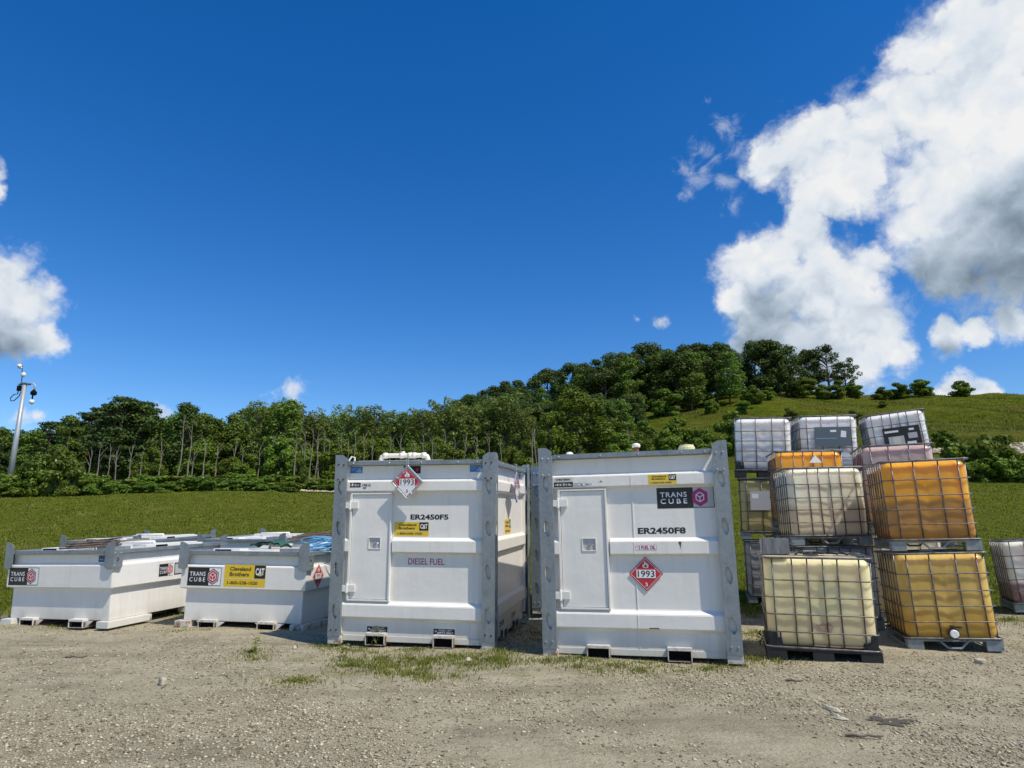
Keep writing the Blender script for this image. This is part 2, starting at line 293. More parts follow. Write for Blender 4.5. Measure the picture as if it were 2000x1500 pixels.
# ------------------------------------------------------------------ object helpers
def tag(o, label=None, cat=None, group=None, kind=None):
    if label: o['label'] = label
    if cat: o['category'] = cat
    if group: o['group'] = group
    if kind: o['kind'] = kind
    return o
def empty(name, loc=(0, 0, 0), rot=(0, 0, 0), label=None, cat=None, group=None, sc=1.):
    o = bpy.data.objects.new(name, None); COL.objects.link(o); o.location = loc; o.rotation_euler = rot; o.scale = (sc, sc, sc); o.empty_display_size = .1
    return tag(o, label, cat, group)
def link(name, me, parent=None, loc=(0, 0, 0), rot=(0, 0, 0)):
    o = bpy.data.objects.new(name, me); COL.objects.link(o); o.location = loc; o.rotation_euler = rot
    if parent: o.parent = parent
    return o
def copy_tree(o, parent=None):
    c = o.copy(); COL.objects.link(c); c.parent = parent
    for ch in list(o.children): copy_tree(ch, c)
    return c
class MB:
    def __init__(s): s.v = []; s.f = []; s.m = []
    def add(s, vs, fs, mi=0):
        n = len(s.v); s.v += [tuple(q) for q in vs]; s.f += [tuple(i+n for i in f) for f in fs]; s.m += [mi]*len(fs); return s
    def box(s, x0, x1, y0, y1, z0, z1, mi=0):
        return s.add([(x0, y0, z0), (x1, y0, z0), (x1, y1, z0), (x0, y1, z0), (x0, y0, z1), (x1, y0, z1), (x1, y1, z1), (x0, y1, z1)],
                     [(0, 3, 2, 1), (4, 5, 6, 7), (0, 1, 5, 4), (1, 2, 6, 5), (2, 3, 7, 6), (3, 0, 4, 7)], mi)
    def tube(s, pts, r, n=8, mi=0, caps=True, closed=False):
        pts = [Vector(p) for p in pts]; K = len(pts); rr = r if isinstance(r, (list, tuple)) else [r]*K
        t0 = (pts[1]-pts[0]).normalized(); u = t0.orthogonal().normalized(); vs = []
        for i, p in enumerate(pts):
            if closed: t = (pts[(i+1) % K]-pts[i-1]).normalized()
            else: t = (pts[min(i+1, K-1)]-pts[max(i-1, 0)]).normalized()
            u = (u - t*u.dot(t)).normalized(); w_ = t.cross(u)
            for k in range(n):
                a = 2*math.pi*k/n; vs.append(p + (u*math.cos(a)+w_*math.sin(a))*rr[i])
        fs = []
        for i in range(K if closed else K-1):
            for k in range(n):
                a = i*n+k; b = i*n+(k+1) % n; j = ((i+1) % K)*n; fs.append((a, b, j+(k+1) % n, j+k))
        if caps and not closed: fs += [tuple(reversed(range(n))), tuple(range((K-1)*n, K*n))]
        return s.add(vs, fs, mi)
    def lathe(s, prof, c=(0, 0, 0), n=16, axis='Z', mi=0):
        vs = []; fs = []
        for r, h in prof:
            for k in range(n):
                a = 2*math.pi*k/n; x, y = r*math.cos(a), r*math.sin(a)
                q = (x, y, h) if axis == 'Z' else ((x, -h, y) if axis == 'Y' else (h, x, y))
                vs.append((c[0]+q[0], c[1]+q[1], c[2]+q[2]))
        for i in range(len(prof)-1):
            for k in range(n):
                a = i*n+k; b = i*n+(k+1) % n; fs.append((a, b, b+n, a+n))
        fs += [tuple(reversed(range(n))), tuple(range((len(prof)-1)*n, len(prof)*n))]
        return s.add(vs, fs, mi)
    def prism(s, poly, y0, y1, mi=0):      # poly in x,z ; extruded along y
        n = len(poly); vs = [(x, y0, z) for x, z in poly] + [(x, y1, z) for x, z in poly]
        fs = [tuple(range(n)), tuple(reversed(range(n, 2*n)))] + [(i, i+n, (i+1) % n+n, (i+1) % n) for i in range(n)]
        return s.add(vs, fs, mi)
    def mesh(s, name, mats, bevel=0., smooth=False):
        me = bpy.data.meshes.new(name); me.from_pydata(s.v, [], s.f); me.update()
        for q in (mats if isinstance(mats, (list, tuple)) else [mats]): me.materials.append(q)
        me.polygons.foreach_set('material_index', s.m)
        bm = bmesh.new(); bm.from_mesh(me); bmesh.ops.recalc_face_normals(bm, faces=bm.faces)
        if bevel:
            ed = [e for e in bm.edges if len(e.link_faces) == 2 and e.calc_face_angle(0) > .6]
            bmesh.ops.bevel(bm, geom=ed, offset=bevel, segments=2, affect='EDGES', clamp_overlap=True)
        bm.to_mesh(me); bm.free()
        if smooth: me.polygons.foreach_set('use_smooth', [True]*len(me.polygons))
        return me
    def build(s, name, mats, parent=None, loc=(0, 0, 0), rot=(0, 0, 0), bevel=0., smooth=False):
        return link(name, s.mesh(name, mats, bevel, smooth), parent, loc, rot)
def np_mesh(name, V, F, mats, smooth=False):
    me = bpy.data.meshes.new(name); V = np.asarray(V, np.float32); F = np.asarray(F, np.int32); k = F.shape[1]
    me.vertices.add(len(V)); me.vertices.foreach_set('co', V.ravel()); me.loops.add(F.size); me.loops.foreach_set('vertex_index', F.ravel())
    me.polygons.add(len(F)); me.polygons.foreach_set('loop_start', np.arange(0, F.size, k, dtype=np.int32)); me.update(calc_edges=True)
    if smooth: me.polygons.foreach_set('use_smooth', np.ones(len(F), bool))
    for q in (mats if isinstance(mats, (list, tuple)) else [mats]): me.materials.append(q)
    return me
def curve_mesh(polys, thick=0., bevel=0.):
    """filled 2D outline with holes -> (verts, faces) in x,z plane facing -y"""
    cu = bpy.data.curves.new('tmp', 'CURVE'); cu.dimensions = '2D'; cu.fill_mode = 'BOTH'; cu.extrude = thick/2
    for pl in polys:
        sp = cu.splines.new('POLY'); sp.points.add(len(pl)-1); sp.use_cyclic_u = True
        for i, (x, z) in enumerate(pl): sp.points[i].co = (x, z, 0, 1)
    return _c2m(cu)
def _c2m(cu):
    ob = bpy.data.objects.new('tmp', cu); COL.objects.link(ob); bpy.context.view_layer.update()
    dg = bpy.context.evaluated_depsgraph_get(); me = bpy.data.meshes.new_from_object(ob.evaluated_get(dg))
    vs = [(v.co.x, -v.co.z, v.co.y) for v in me.vertices]; fs = [tuple(p.vertices) for p in me.polygons]
    bpy.data.objects.remove(ob); bpy.data.meshes.remove(me); return vs, fs
TCACHE = {}
def text_geo(body, bold=0., spacing=1.):
    k = (body, bold, spacing)
    if k not in TCACHE:
        cu = bpy.data.curves.new('tmp', 'FONT'); cu.body = body; cu.size = 1; cu.offset = bold; cu.resolution_u = 3; cu.space_character = spacing
        TCACHE[k] = _c2m(cu)
    return TCACHE[k]
class Dec(MB):
    """a sticker: flat layers in x,z facing -y; layer n stands n*1.2 mm proud"""
    def __init__(s): super().__init__(); s.mats = []
    def mi(s, mt):
        if mt not in s.mats: s.mats.append(mt)
        return s.mats.index(mt)
    def rect(s, x0, x1, z0, z1, mt, ly=0):
        y = -.0012*ly; return s.add([(x0, y, z0), (x1, y, z0), (x1, y, z1), (x0, y, z1)], [(0, 1, 2, 3)], s.mi(mt))
    def poly(s, pts, mt, ly=0):
        y = -.0012*ly; return s.add([(x, y, z) for x, z in pts], [tuple(range(len(pts)))], s.mi(mt))
    def frame(s, x0, x1, z0, z1, t, mt, ly=1):
        s.rect(x0, x1, z0, z0+t, mt, ly); s.rect(x0, x1, z1-t, z1, mt, ly); s.rect(x0, x0+t, z0+t, z1-t, mt, ly); s.rect(x1-t, x1, z0+t, z1-t, mt, ly)
    def line(s, a, b, t, mt, ly=1):
        d = Vector((b[0]-a[0], b[1]-a[1])); n = Vector((-d.y, d.x)).normalized()*t/2
        s.poly([(a[0]-n.x, a[1]-n.y), (b[0]-n.x, b[1]-n.y), (b[0]+n.x, b[1]+n.y), (a[0]+n.x, a[1]+n.y)], mt, ly)
    def text(s, body, x0, x1, z0, z1, mt, ly=1, bold=.0, spacing=1., slant=0.):
        vs, fs = text_geo(body, bold, spacing)
        xs = [v[0] for v in vs]; zs = [v[2] for v in vs]; ax, bx, az, bz = min(xs), max(xs), min(zs), max(zs)
        y = -.0012*ly
        s.add([(x0+(v[0]-ax)/(bx-ax)*(x1-x0), y, z0+(v[2]-az)/(bz-az)*(z1-z0)) for v in vs], fs, s.mi(mt))
    def done(s, name, parent, loc, rot=(0, 0, 0), label=None):
        me = bpy.data.meshes.new(name); me.from_pydata(s.v, [], s.f); me.update()
        for q in s.mats: me.materials.append(q)
        me.polygons.foreach_set('material_index', s.m)
        o = link(name, me, parent, loc, rot)
        if label: o['label'] = label
        return o

def d_cube_sign(w_, h, logo=K_RED):
    d = Dec(); d.rect(0, w_, 0, h, K_BLK); a = w_*.64
    d.rect(a, w_-.012*w_, h*.035, h*.965, K_GRY if logo is K_MAG else K_WHT, 1)
    d.text('TRANS', w_*.06, w_*.53, h*.52, h*.76, K_WHT, 1, .012, 1.15); d.text('CUBE', w_*.06, w_*.53, h*.22, h*.45, K_WHT, 1, .012, 1.5)
    cx, cz, r = w_*.755, h*.5, h*.44
    hexa = lambda q: [(cx+q*math.sin(math.pi*k/3)*.92, cz+q*math.cos(math.pi*k/3)) for k in range(6)]
    d.poly(hexa(r), K_BLK if logo is K_RED else logo, 2); d.poly(hexa(r*.86), K_WHT if logo is K_RED else logo, 3); d.poly(hexa(r*.78), logo, 4)
    H = hexa(r*.5)
    for k in range(6): d.line(H[k], H[(k+1) % 6], h*.035, K_WHT, 5)
    for k in (1, 3, 5): d.line((cx, cz), H[k], h*.035, K_WHT, 5)
    return d
def d_dealer(w_, h):
    d = Dec(); d.rect(0, w_, 0, h, K_YEL); d.rect(0, w_, h*.36, h*.375, K_WHT, 1)
    d.text('Cleveland', w_*.13, w_*.64, h*.72, h*.90, K_BRN, 1, .035); d.text('Brothers', w_*.13, w_*.60, h*.47, h*.66, K_BRN, 1, .035)
    d.rect(w_*.73, w_*.99, h*.38, h*.985, K_BLK, 1); d.text('CAT', w_*.755, w_*.965, h*.53, h*.86, K_WHT, 2, .035, .9)
    d.poly([(w_*.83, h*.5), (w_*.90, h*.5), (w_*.865, h*.64)], K_YEL, 3)
    d.text('1-800-538-1020', w_*.09, w_*.82, h*.10, h*.25, K_BRN, 1, .03)
    return d
FLAME = [(-.30, -.28), (-.36, -.1), (-.26, .12), (-.22, -.02), (-.14, .16), (-.17, .30), (-.02, .50), (.0, .28), (.08, .16), (.14, .30), (.20, .05), (.26, .16), (.34, -.08), (.28, -.28), (.1, -.36), (-.1, -.36)]
def d_placard(r, lower_white=False, y0=0):
    d = Dec(); dm = lambda q: [(0, -q), (q, 0), (0, q), (-q, 0)]
    d.poly(dm(r), K_RED, y0)
    q = r*.90
    for a, b in zip(dm(q), dm(q)[1:]+dm(q)[:1]): d.line(a, b, r*.022, K_WHT, y0+1)
    if lower_white: d.poly([(0, -r*.97), (r*.72, -r*.25), (-r*.72, -r*.25)], K_WHT, y0+2)
    d.rect(-r*.56, r*.56, -r*.24, r*.24, K_WHT, y0+3); d.text('1993', -r*.48, r*.50, -r*.18, r*.20, K_BLK, y0+4, .01)
    d.poly([(x*r*.55, r*.52+z*r*.50) for x, z in FLAME], K_WHT, y0+2)
    d.poly([(x*r*.25, r*.46+z*r*.25) for x, z in FLAME], K_RED if not lower_white else K_GRY, y0+3)
    d.text('3', -r*.07, r*.07, -r*.72, -r*.50, K_DRD if lower_white else K_WHT, y0+3, .02)
    return d
def d_fork():
    d = Dec(); d.rect(0, .28, 0, .066, K_BLK); d.text('FORK LIFT', .07, .24, .037, .058, K_WHT, 1, .01); d.text('EMPTY ONLY', .05, .26, .008, .030, K_WHT, 1, .02)
    d.poly([(.015, .045), (.045, .045), (.03, .02)], K_WHT, 1); return d
def d_blue(w_=.18, h=.09):
    d = Dec(); d.rect(0, w_, 0, h, K_BLU); d.frame(0, w_, 0, h, .004, K_LBL, 1); d.poly([(w_*.55, h*.12), (w_*.95, h*.12), (w_*.82, h*.75)], K_LBL, 1)
    for k, a in enumerate((.75, .55, .38)): d.rect(w_*.07, w_*(.6-.12*k), h*a, h*(a+.07), K_LBL, 1)
    d.line((w_*.5, h*.2), (w_*.82, h*.82), .005, K_WHT, 2); return d
def d_small(w_, h, seed, base=K_BLK, ink=K_GRY):
    r = random.Random(seed); d = Dec(); d.rect(0, w_, 0, h, base); x = w_*.06
    while x < w_*.9:
        q = r.uniform(.05, .16)*w_; z0 = r.uniform(.15, .35)*h
        d.rect(x, min(x+q, w_*.95), z0, h*r.uniform(.55, .88), r.choice([ink, K_WHT, K_GRY]), 1); x += q+w_*r.uniform(.03, .08)
    return d

# ------------------------------------------------------------------ terrain
PX = [-2500, -1200, 0, 300, 650, 800, 900, 1000, 1100, 1250, 1500, 1750, 2000, 3200, 5000]
ROWS = {45: [974, 974, 972, 970, 966, 962, 960, 958, 955, 950, 945, 938, 930, 926, 926],
        62: [962, 962, 960, 960, 958, 955, 950, 945, 935, 915, 900, 885, 872, 865, 865],
        110: [957, 957, 955, 950, 945, 930, 915, 900, 880, 850, 826, 824, 828, 830, 830],
        180: [955, 955, 950, 945, 935, 885, 858, 830, 803, 785, 762, 771, 771, 775, 775]}
TT = []
for p_ in PX: d_ = ray(p_, 900); TT.append(d_.x/d_.y)
TT = np.array(TT)
YK = [0, 9.5, 14, 20, 45, 62, 110, 180, 300, 700, 3000]
ZT = np.zeros((len(YK), len(PX)))
for j, p_ in enumerate(PX):
    zz = {}
    for Y, rw in ROWS.items():
        d_ = ray(p_, rw[j]); zz[Y] = EYE.z + Y*d_.z/d_.y
    col_ = [0, 0.02, .08, .42, zz[45], zz[62], zz[110], zz[180], zz[180]*.96, zz[180]*.5, 0]
    ZT[:, j] = col_
YKa = np.array(YK)
def terr(x, y):
    x = np.asarray(x, float); y = np.asarray(y, float); ys = np.clip(y, .01, 2999)
    t = np.clip(x/np.maximum(ys, 6), TT[0]+1e-4, TT[-1]-1e-4)
    j = np.clip(np.searchsorted(TT, t)-1, 0, len(TT)-2); a = (t-TT[j])/(TT[j+1]-TT[j]); a = a*a*(3-2*a)
    i = np.clip(np.searchsorted(YKa, ys)-1, 0, len(YKa)-2); b = (ys-YKa[i])/(YKa[i+1]-YKa[i])
    z = (ZT[i, j]*(1-a)+ZT[i, j+1]*a)*(1-b)+(ZT[i+1, j]*(1-a)+ZT[i+1, j+1]*a)*b
    und = .012*np.sin(x*1.7+y*.9)+.010*np.sin(x*.8-y*2.1)+.006*np.sin(x*4.3+y*3.7)
    far = np.clip((ys-16)/40, 0, 1)
    und2 = .35*np.sin(x*.11+1)*np.sin(y*.09)+.15*np.sin(x*.31+y*.17)+np.clip((ys-70)/80, 0, 1)*(.35*np.sin(x*.23+y*.05)+.2*np.sin(x*.61+2))
    return np.where(y < .01, 0, z) + und*np.where(ys > 9.5, 1, .7) - .02 + und2*far
def grid(name, xs, ys, m_, polar):
    X, Y = np.meshgrid(xs, ys)
    if polar: X = X*np.maximum(Y, 1)
    Z = terr(X, Y); V = np.stack([X, Y, Z], -1).reshape(-1, 3); nx = len(xs)
    I = np.arange((len(ys)-1)*nx).reshape(-1, nx)[:, :-1].ravel(); F = np.stack([I, I+1, I+nx+1, I+nx], 1)
    return tag(link(name, np_mesh(name, V, F, m_, True)), kind='structure')
XT = np.linspace(-3.5, 3.5, 701)
grid('ground', np.linspace(-40, 40, 401), np.linspace(-12, 16, 281), GROUND, False)
ty = np.concatenate([np.linspace(15.9, 50, 140), np.linspace(50.5, 190, 180), np.linspace(200, 700, 40), np.linspace(750, 3000, 16)])
g2 = grid('grass_slope', XT, ty[ty < 56], GROUND, True)
g3 = grid('hill', XT, ty[ty >= 55], HILL, True)
for v_ in []: pass
def world_at(px, Y):
    """ground point seen under image column px at distance Y"""
    z = 0
    for _ in range(6):
        # find x so that projection column = px for point (x,Y,z)
        P0 = Vector((0, Y, z))-EYE; a = P0.dot(rt2); b = P0.dot(fw); k = (px-1000)/FPX
        x = (k*b-a)/rt2.x; z = float(terr(x, Y))
    return Vector((x, Y, z))
def row_z(px, row, Y):
    d = ray(px, row); return EYE.z + Y*d.z/d.y

# ------------------------------------------------------------------ tall fuel tank
TW, TD, TH = 2.22, 2.55, 2.43
def plate_part(polys, th): return curve_mesh(polys, th)
def lens(cx, cz, w_, h, sl):
    pts = []
    for k in range(20):
        a = 2*math.pi*k/20; u = math.cos(a)*w_/2*(abs(math.cos(a))**.3); v = math.sin(a)*h/2
        pts.append((cx+u+sl*v, cz+v))
    return pts
BOLT_ME = MB().lathe([(.013, 0), (.013, .006), (.008, .010)], axis='Y', n=6).mesh('bolt', BOLT)
DBOLT_ME = MB().lathe([(.013, 0), (.013, .004), (.008, .007)], axis='Y', n=6).mesh('bolt_dark', DARKBOLT)
def make_post(front, mirror):
    """L-shaped post, outer corner at origin, legs towards +x (front plate) and +y (side plate)"""
    out = [(0, .09), (.167, .09), (.167, 2.385), (.10, 2.43), (0, 2.43)]
    holes = [lens(.088, z, .075, .19, -.12 if not mirror else .12) for z in (1.99, 1.46, .93, .40)]
    b = MB(); vs, fs = curve_mesh([out]+holes, .010); b.add([(x, y+.005, z) for x, y, z in vs], fs)
    b.add([(y+.005, x, z) for x, y, z in [(v[0]*.95+.011, v[1], v[2]) for v in vs]], fs)
    b.box(.159, .167, .0105, .05, .1, 2.30)
    return b
POST_L = make_post(True, False).mesh('post_left', GALV); 
mb_ = make_post(True, True); mb_.v = [(-x, y, z) for x, y, z in mb_.v]; POST_R = mb_.mesh('post_right', GALV)
def add_post(t, x, y, rotz, me, dark):
    p = link('corner_post', me, t, (x, y, 0), (0, 0, rotz)); sx = 1 if me is POST_L else -1
    for bx, bz in ((.05, 2.30), (.125, 2.295), (.05, 2.10), (.125, 2.10), (.045, .175), (.12, .18)):
        link('bolt', DBOLT_ME if dark else BOLT_ME, p, (sx*bx, -.0005, bz))
    link('corner_foot', MB().box(min(0, sx*.17), max(0, sx*.17), .012, .17, 0, .088).mesh('corner_foot', FOOT, .005), p)
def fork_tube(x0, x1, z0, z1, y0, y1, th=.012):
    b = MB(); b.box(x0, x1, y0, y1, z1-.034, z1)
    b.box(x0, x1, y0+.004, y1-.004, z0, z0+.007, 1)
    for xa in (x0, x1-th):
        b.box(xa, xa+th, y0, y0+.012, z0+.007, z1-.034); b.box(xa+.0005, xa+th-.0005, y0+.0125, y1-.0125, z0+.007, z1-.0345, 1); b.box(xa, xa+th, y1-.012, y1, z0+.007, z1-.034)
    for q0, q1 in ((y0+.06, y0+.07), (y1-.07, y1-.06)): b.box(x0+th, x1-th, q0, q1, z0+.007, z1-.034, 2)  # near-black plates across the tube paint the shade deep in the pocket
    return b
def tank_body():
    prof = [(.09, .10), (.295, .10), (.335, .045), (.49, .045), (.535, .10), (1.915, .10), (1.945, .045), (2.07, .045), (2.10, .10), (2.285, .10)]
    b = MB(); vs = []; fs = []
    for z, d in prof:
        x = TW/2-d; vs += [(-x, d, z), (x, d, z), (x, TD-d, z), (-x, TD-d, z)]
    for i in range(len(prof)-1):
        for k in range(4): fs.append((i*4+k, i*4+(k+1) % 4, (i+1)*4+(k+1) % 4, (i+1)*4+k))
    fs += [(3, 2, 1, 0), tuple(range((len(prof)-1)*4, len(prof)*4))]
    b.add(vs, fs)
    for sx in (-1, 1):
        for y0, y1 in ((.055, .17), (TD-.17, TD-.055)): b.box(min(sx*(TW/2-.05), sx*(TW/2-.156)), max(sx*(TW/2-.05), sx*(TW/2-.156)), y0, y1, .12, 2.27)
    return b.mesh('tank_body', WHITE, .006)
BODY = tank_body()
def rail_piece(x0, x1):   # trapezoid stiffener on a wall at y=.10, x0..x1
    b = MB(); z = [(1.13, .1005), (1.16, .045), (1.30, .045), (1.345, .1005)]
    vs = [(x, y, zz) for x in (x0, x1) for zz, y in z]
    return b.add(vs, [(0, 1, 2, 3), (7, 6, 5, 4), (0, 4, 5, 1), (1, 5, 6, 2), (2, 6, 7, 3), (3, 7, 4, 0)])
def tall_tank(loc, rot, label, seam, dark, front=True, grp=None):
    t = empty('fuel_tank', loc, rot, label, 'fuel tank', grp)
    link('body', BODY, t)
    rail_piece(-.285, TW/2-.10).build('stiffener_rail', WHITE, t, bevel=.004)
    rail_piece(-TW/2+.10, -.885).build('stiffener_rail', WHITE, t, bevel=.004)
    rail_piece(-(TD/2-.1), TD/2-.1).build('stiffener_rail', WHITE, t, (TW/2, TD/2, 0), (0, 0, R(90)), bevel=.004)
    rail_piece(-(TD/2-.1), TD/2-.1).build('stiffener_rail', WHITE, t, (-TW/2, TD/2, 0), (0, 0, R(-90)), bevel=.004)
    rail_piece(-(TW/2-.1), TW/2-.1).build('stiffener_rail', WHITE, t, (0, TD, 0), (0, 0, R(180)), bevel=.004)
    add_post(t, -TW/2, 0, 0, POST_L, dark); add_post(t, TW/2, 0, 0, POST_R, dark)
    add_post(t, TW/2, TD, R(180), POST_L, dark); add_post(t, -TW/2, TD, R(180), POST_R, dark)
    # galvanised top beams
    for nm, (x0, x1, y0, y1) in {'f': (-TW/2+.17, TW/2-.17, .03, .13), 'k': (-TW/2+.17, TW/2-.17, TD-.13, TD-.03), 'l': (-TW/2+.03, -TW/2+.13, .17, TD-.17), 'r': (TW/2-.13, TW/2-.03, .17, TD-.17)}.items():
        be = MB().box(x0, x1, y0, y1, 2.287, 2.345).build('top_beam', GALV, t, bevel=.004)
        if nm == 'f':
            for bx in (-.86, -.35, .1, .6, .86): link('bolt', BOLT_ME, be, (bx, .029, 2.316))
        if nm == 'r':
            for by in (.6, 1.3, 2.0): link('bolt', BOLT_ME, be, (TW/2-.029, by, 2.316), (0, 0, R(90)))
    MB().box(-TW/2+.131, TW/2-.131, .131, TD-.131, 2.287, 2.335).build('roof', WHITE2, t, bevel=.004)
    # bottom rails
    MB().box(-TW/2+.171, TW/2-.171, .09, .15, .035, .105).build('bottom_rail', WHITE, t, bevel=.004)
    MB().box(TW/2-.15, TW/2-.09, .171, TD-.171, .035, .105).build('bottom_rail', WHITE, t, bevel=.004)
    for x0 in (-.60, .306): fork_tube(x0, x0+.265, .0, .148, .02, TD-.02).build('fork_pocket', [FOOT, RUST_SHADE, DARK], t, bevel=.003)
    for y0 in (.75, 1.55): fork_tube(y0-TD/2, y0-TD/2+.25, .002, .146, .04, .5).build('fork_pocket', [FOOT, RUST_SHADE, DARK], t, (TW/2, TD/2, 0), (0, 0, R(90)), bevel=.003)
    if seam: MB().box(-.004, .004, .093, .1, .10, 2.28).box(-.004, .004, .041, .045, .34, .485).box(-.004, .004, .041, .045, 1.165, 1.295).box(-.004, .004, .041, .045, 1.95, 2.065).build('weld_seam', WHITE2, t)
    if front:
        x0, x1, z0, z1 = -.865, -.325, .555, 1.90
        fr = MB(); g_ = .022
        fr.box(x0-g_, x0, .048, .10, z0-g_, z1+g_).box(x1, x1+g_, .048, .10, z0-g_, z1+g_).box(x0, x1, .050, .10, z1, z1+g_).box(x0, x1, .050, .10, z0-g_, z0)
        fr.build('door_frame', WHITE2, t, bevel=.003)
        lx0, lx1, lz0, lz1 = -.605, -.455, 1.205, 1.335
        vs, fs = curve_mesh([[(x0+.006, z0+.006), (x1-.006, z0+.006), (x1-.006, z1-.006), (x0+.006, z1-.006)], [(lx0, lz0), (lx0, lz1), (lx1, lz1), (lx1, lz0)]], .012)
        b = MB(); b.add([(x, y+.072, z) for x, y, z in vs], fs); b.box(x0+.004, x1-.004, .0785, .099, z0+.004, z1-.004)
        dr = b.build('door', WHITE2, t)
        lt = MB(); q = .012
        lt.box(lx0-q, lx1+q, .058, .0665, lz1, lz1+q).box(lx0-q, lx1+q, .058, .0665, lz0-q, lz0).box(lx0-q, lx0, .058, .0665, lz0, lz1).box(lx1, lx1+q, .058, .0665, lz0, lz1)
        lt = lt.build('latch', WHITE2, dr, bevel=.002)
        MB().box(lx0, lx1, .0755, .0775, lz0, lz1).build('latch_plate', K_GRY, dr)
        MB().lathe([(.018, 0), (.018, .012), (.008, .014)], (-.525, .0755, 1.268), 12, 'Y').tube([(-.525, .06, 1.268), (-.49, .055, 1.272), (-.478, .06, 1.262)], .006, 6).build('latch_handle', BOLT, dr)
        for hz in (1.76, .69):
            h = MB().box(-.945, -.892, .025, .062, hz-.042, hz+.04).box(-.885, -.775, .036, .064, hz-.045, hz+.045)
            h.tube([(-.888, .038, hz-.06), (-.888, .038, hz+.06)], .016, 10)
            h.build('hinge', WHITE2, dr, bevel=.003)
        MB().tube([(-.888, .055, z0), (-.888, .055, z1)], .008, 8).build('hinge_rod', WHITE2, dr)
    return t
GT = 'tall white fuel tanks with galvanised corner posts'
tk1 = tall_tank((-1.316, 8.901, .006), (R(1.96), R(.60), R(-11.38)), 'tall white fuel tank with diesel fuel lettering and a hanging diamond placard', False, True, grp=GT)
tk2 = tall_tank((1.417, 7.956, -.002), (R(1.37), R(-.37), R(-15.1)), 'tall white fuel tank with fuel oil lettering beside the plastic totes', True, False, grp=GT)
tk3 = tall_tank((1.373, 11.231, .10), (R(.3), R(.15), R(-17.4)), 'tall white fuel tank hidden behind the fuel oil tank, one post showing', False, False, False, GT)

# stickers on the diesel tank
PY = .0985; BY = .0435   # panel face, band face (just proud)
d_blue().done('blue_sticker', tk1, (-.935, PY, 2.185)); d_blue().done('blue_sticker', tk1, (.745, PY, 2.185))
s = Dec(); s.rect(0, .24, 0, .10, K_BLK); s.rect(.015, .10, .05, .08, K_GRY, 1); s.poly([(.19+.022*math.sin(k), .045+.022*math.cos(k)) for k in range(6)], K_RED, 1); s.done('black_sticker', tk1, (-.17, PY, 2.175))
d_small(.155, .062, 3).done('serial_plate', tk1, (-.905, BY, 1.995)); d_small(.135, .04, 5, K_GRY, K_BLK).done('serial_plate', tk1, (-.735, BY, 2.005)); d_small(.05, .022, 6).done('serial_plate', tk1, (-.72, BY, 1.975))
s = Dec(); s.text('ER2450F5', -.055, .465, 1.572, 1.640, K_BLK, 0, .035); s.done('unit_number', tk1, (0, PY, 0))
d_dealer(.475, .178).done('dealer_sticker', tk1, (-.276, PY, 1.362))
s = Dec(); s.text('DIESEL FUEL', -.07, .42, 1.000, 1.080, K_DRD, 0, .010); s.done('fuel_lettering', tk1, (0, PY, 0))
d_fork().done('fork_warning', tk1, (-.607, PY, .152)); d_fork().done('fork_warning', tk1, (.292, PY, .150))
d_fork().done('fork_warning', tk1, (TW/2-PY, .72, .152), (0, 0, R(90))); d_fork().done('fork_warning', tk1, (TW/2-PY, 1.52, .152), (0, 0, R(90)))
d_dealer(.42, .20).done('dealer_sticker', tk1, (TW/2-PY, 1.05, 1.36), (0, 0, R(90)))
s = Dec(); s.poly([(.05*math.sin(k*.5), .06*math.cos(k*.5)) for k in range(12)], K_RED); s.poly([(.036*math.sin(k*.5), .045*math.cos(k*.5)) for k in range(12)], K_WHT, 1); s.done('round_sticker', tk1, (TW/2-PY, .32, 1.62), (0, 0, R(90)))
d_blue(.16, .08).done('blue_sticker', tk1, (TW/2-PY, 2.1, 2.18), (0, 0, R(90)))
def hang_placard(tank, x, z, rotz, off):
    pl = empty('hanging_placard', (0, 0, 0)); pl.parent = tank; pl.location = off; pl.rotation_euler = (0, 0, rotz)
    r = .215; f = MB(); ri = r-.028
    for a in range(4):
        p = [Vector((0, 0, -r)), Vector((r, 0, 0)), Vector((0, 0, r)), Vector((-r, 0, 0))]; f.tube([p[a], p[(a+1) % 4]], .011, 8)
    f.prism([(0, -r+.01), (r-.01, 0), (0, r-.01), (-r+.01, 0)], .002, .012)
    for a in range(4):
        for q in (.3, .7):
            c = p[a].lerp(p[(a+1) % 4], q); f.tube([c*.80+Vector((0, -.008, 0)), c*1.02+Vector((0, -.012, 0))], .006, 6)
    return pl, f
# the placard is a part of the tank (bolted hanger): frame > face, hanger strap
def placard_on(tank, loc, rotz):
    pl, f = hang_placard(tank, 0, 0, rotz, loc)
    bpy.data.objects.remove(pl)
    fr = f.build('hazard_placard', PLACR, tank, loc, (0, 0, rotz)); dd = d_placard(.188, True); dd.done('placard_face', fr, (0, -.002, 0))
    MB().box(-.016, -.010, -.004, .004, .19, .33).box(.010, .016, -.004, .004, .19, .33).box(-.016, .016, -.004, .03, .33, .336).build('placard_hanger', PLACR, fr)
placard_on(tk1, (-.065, -.035, 2.055), 0)
placard_on(tk1, (TW/2+.035, 1.25, 2.02), R(90))
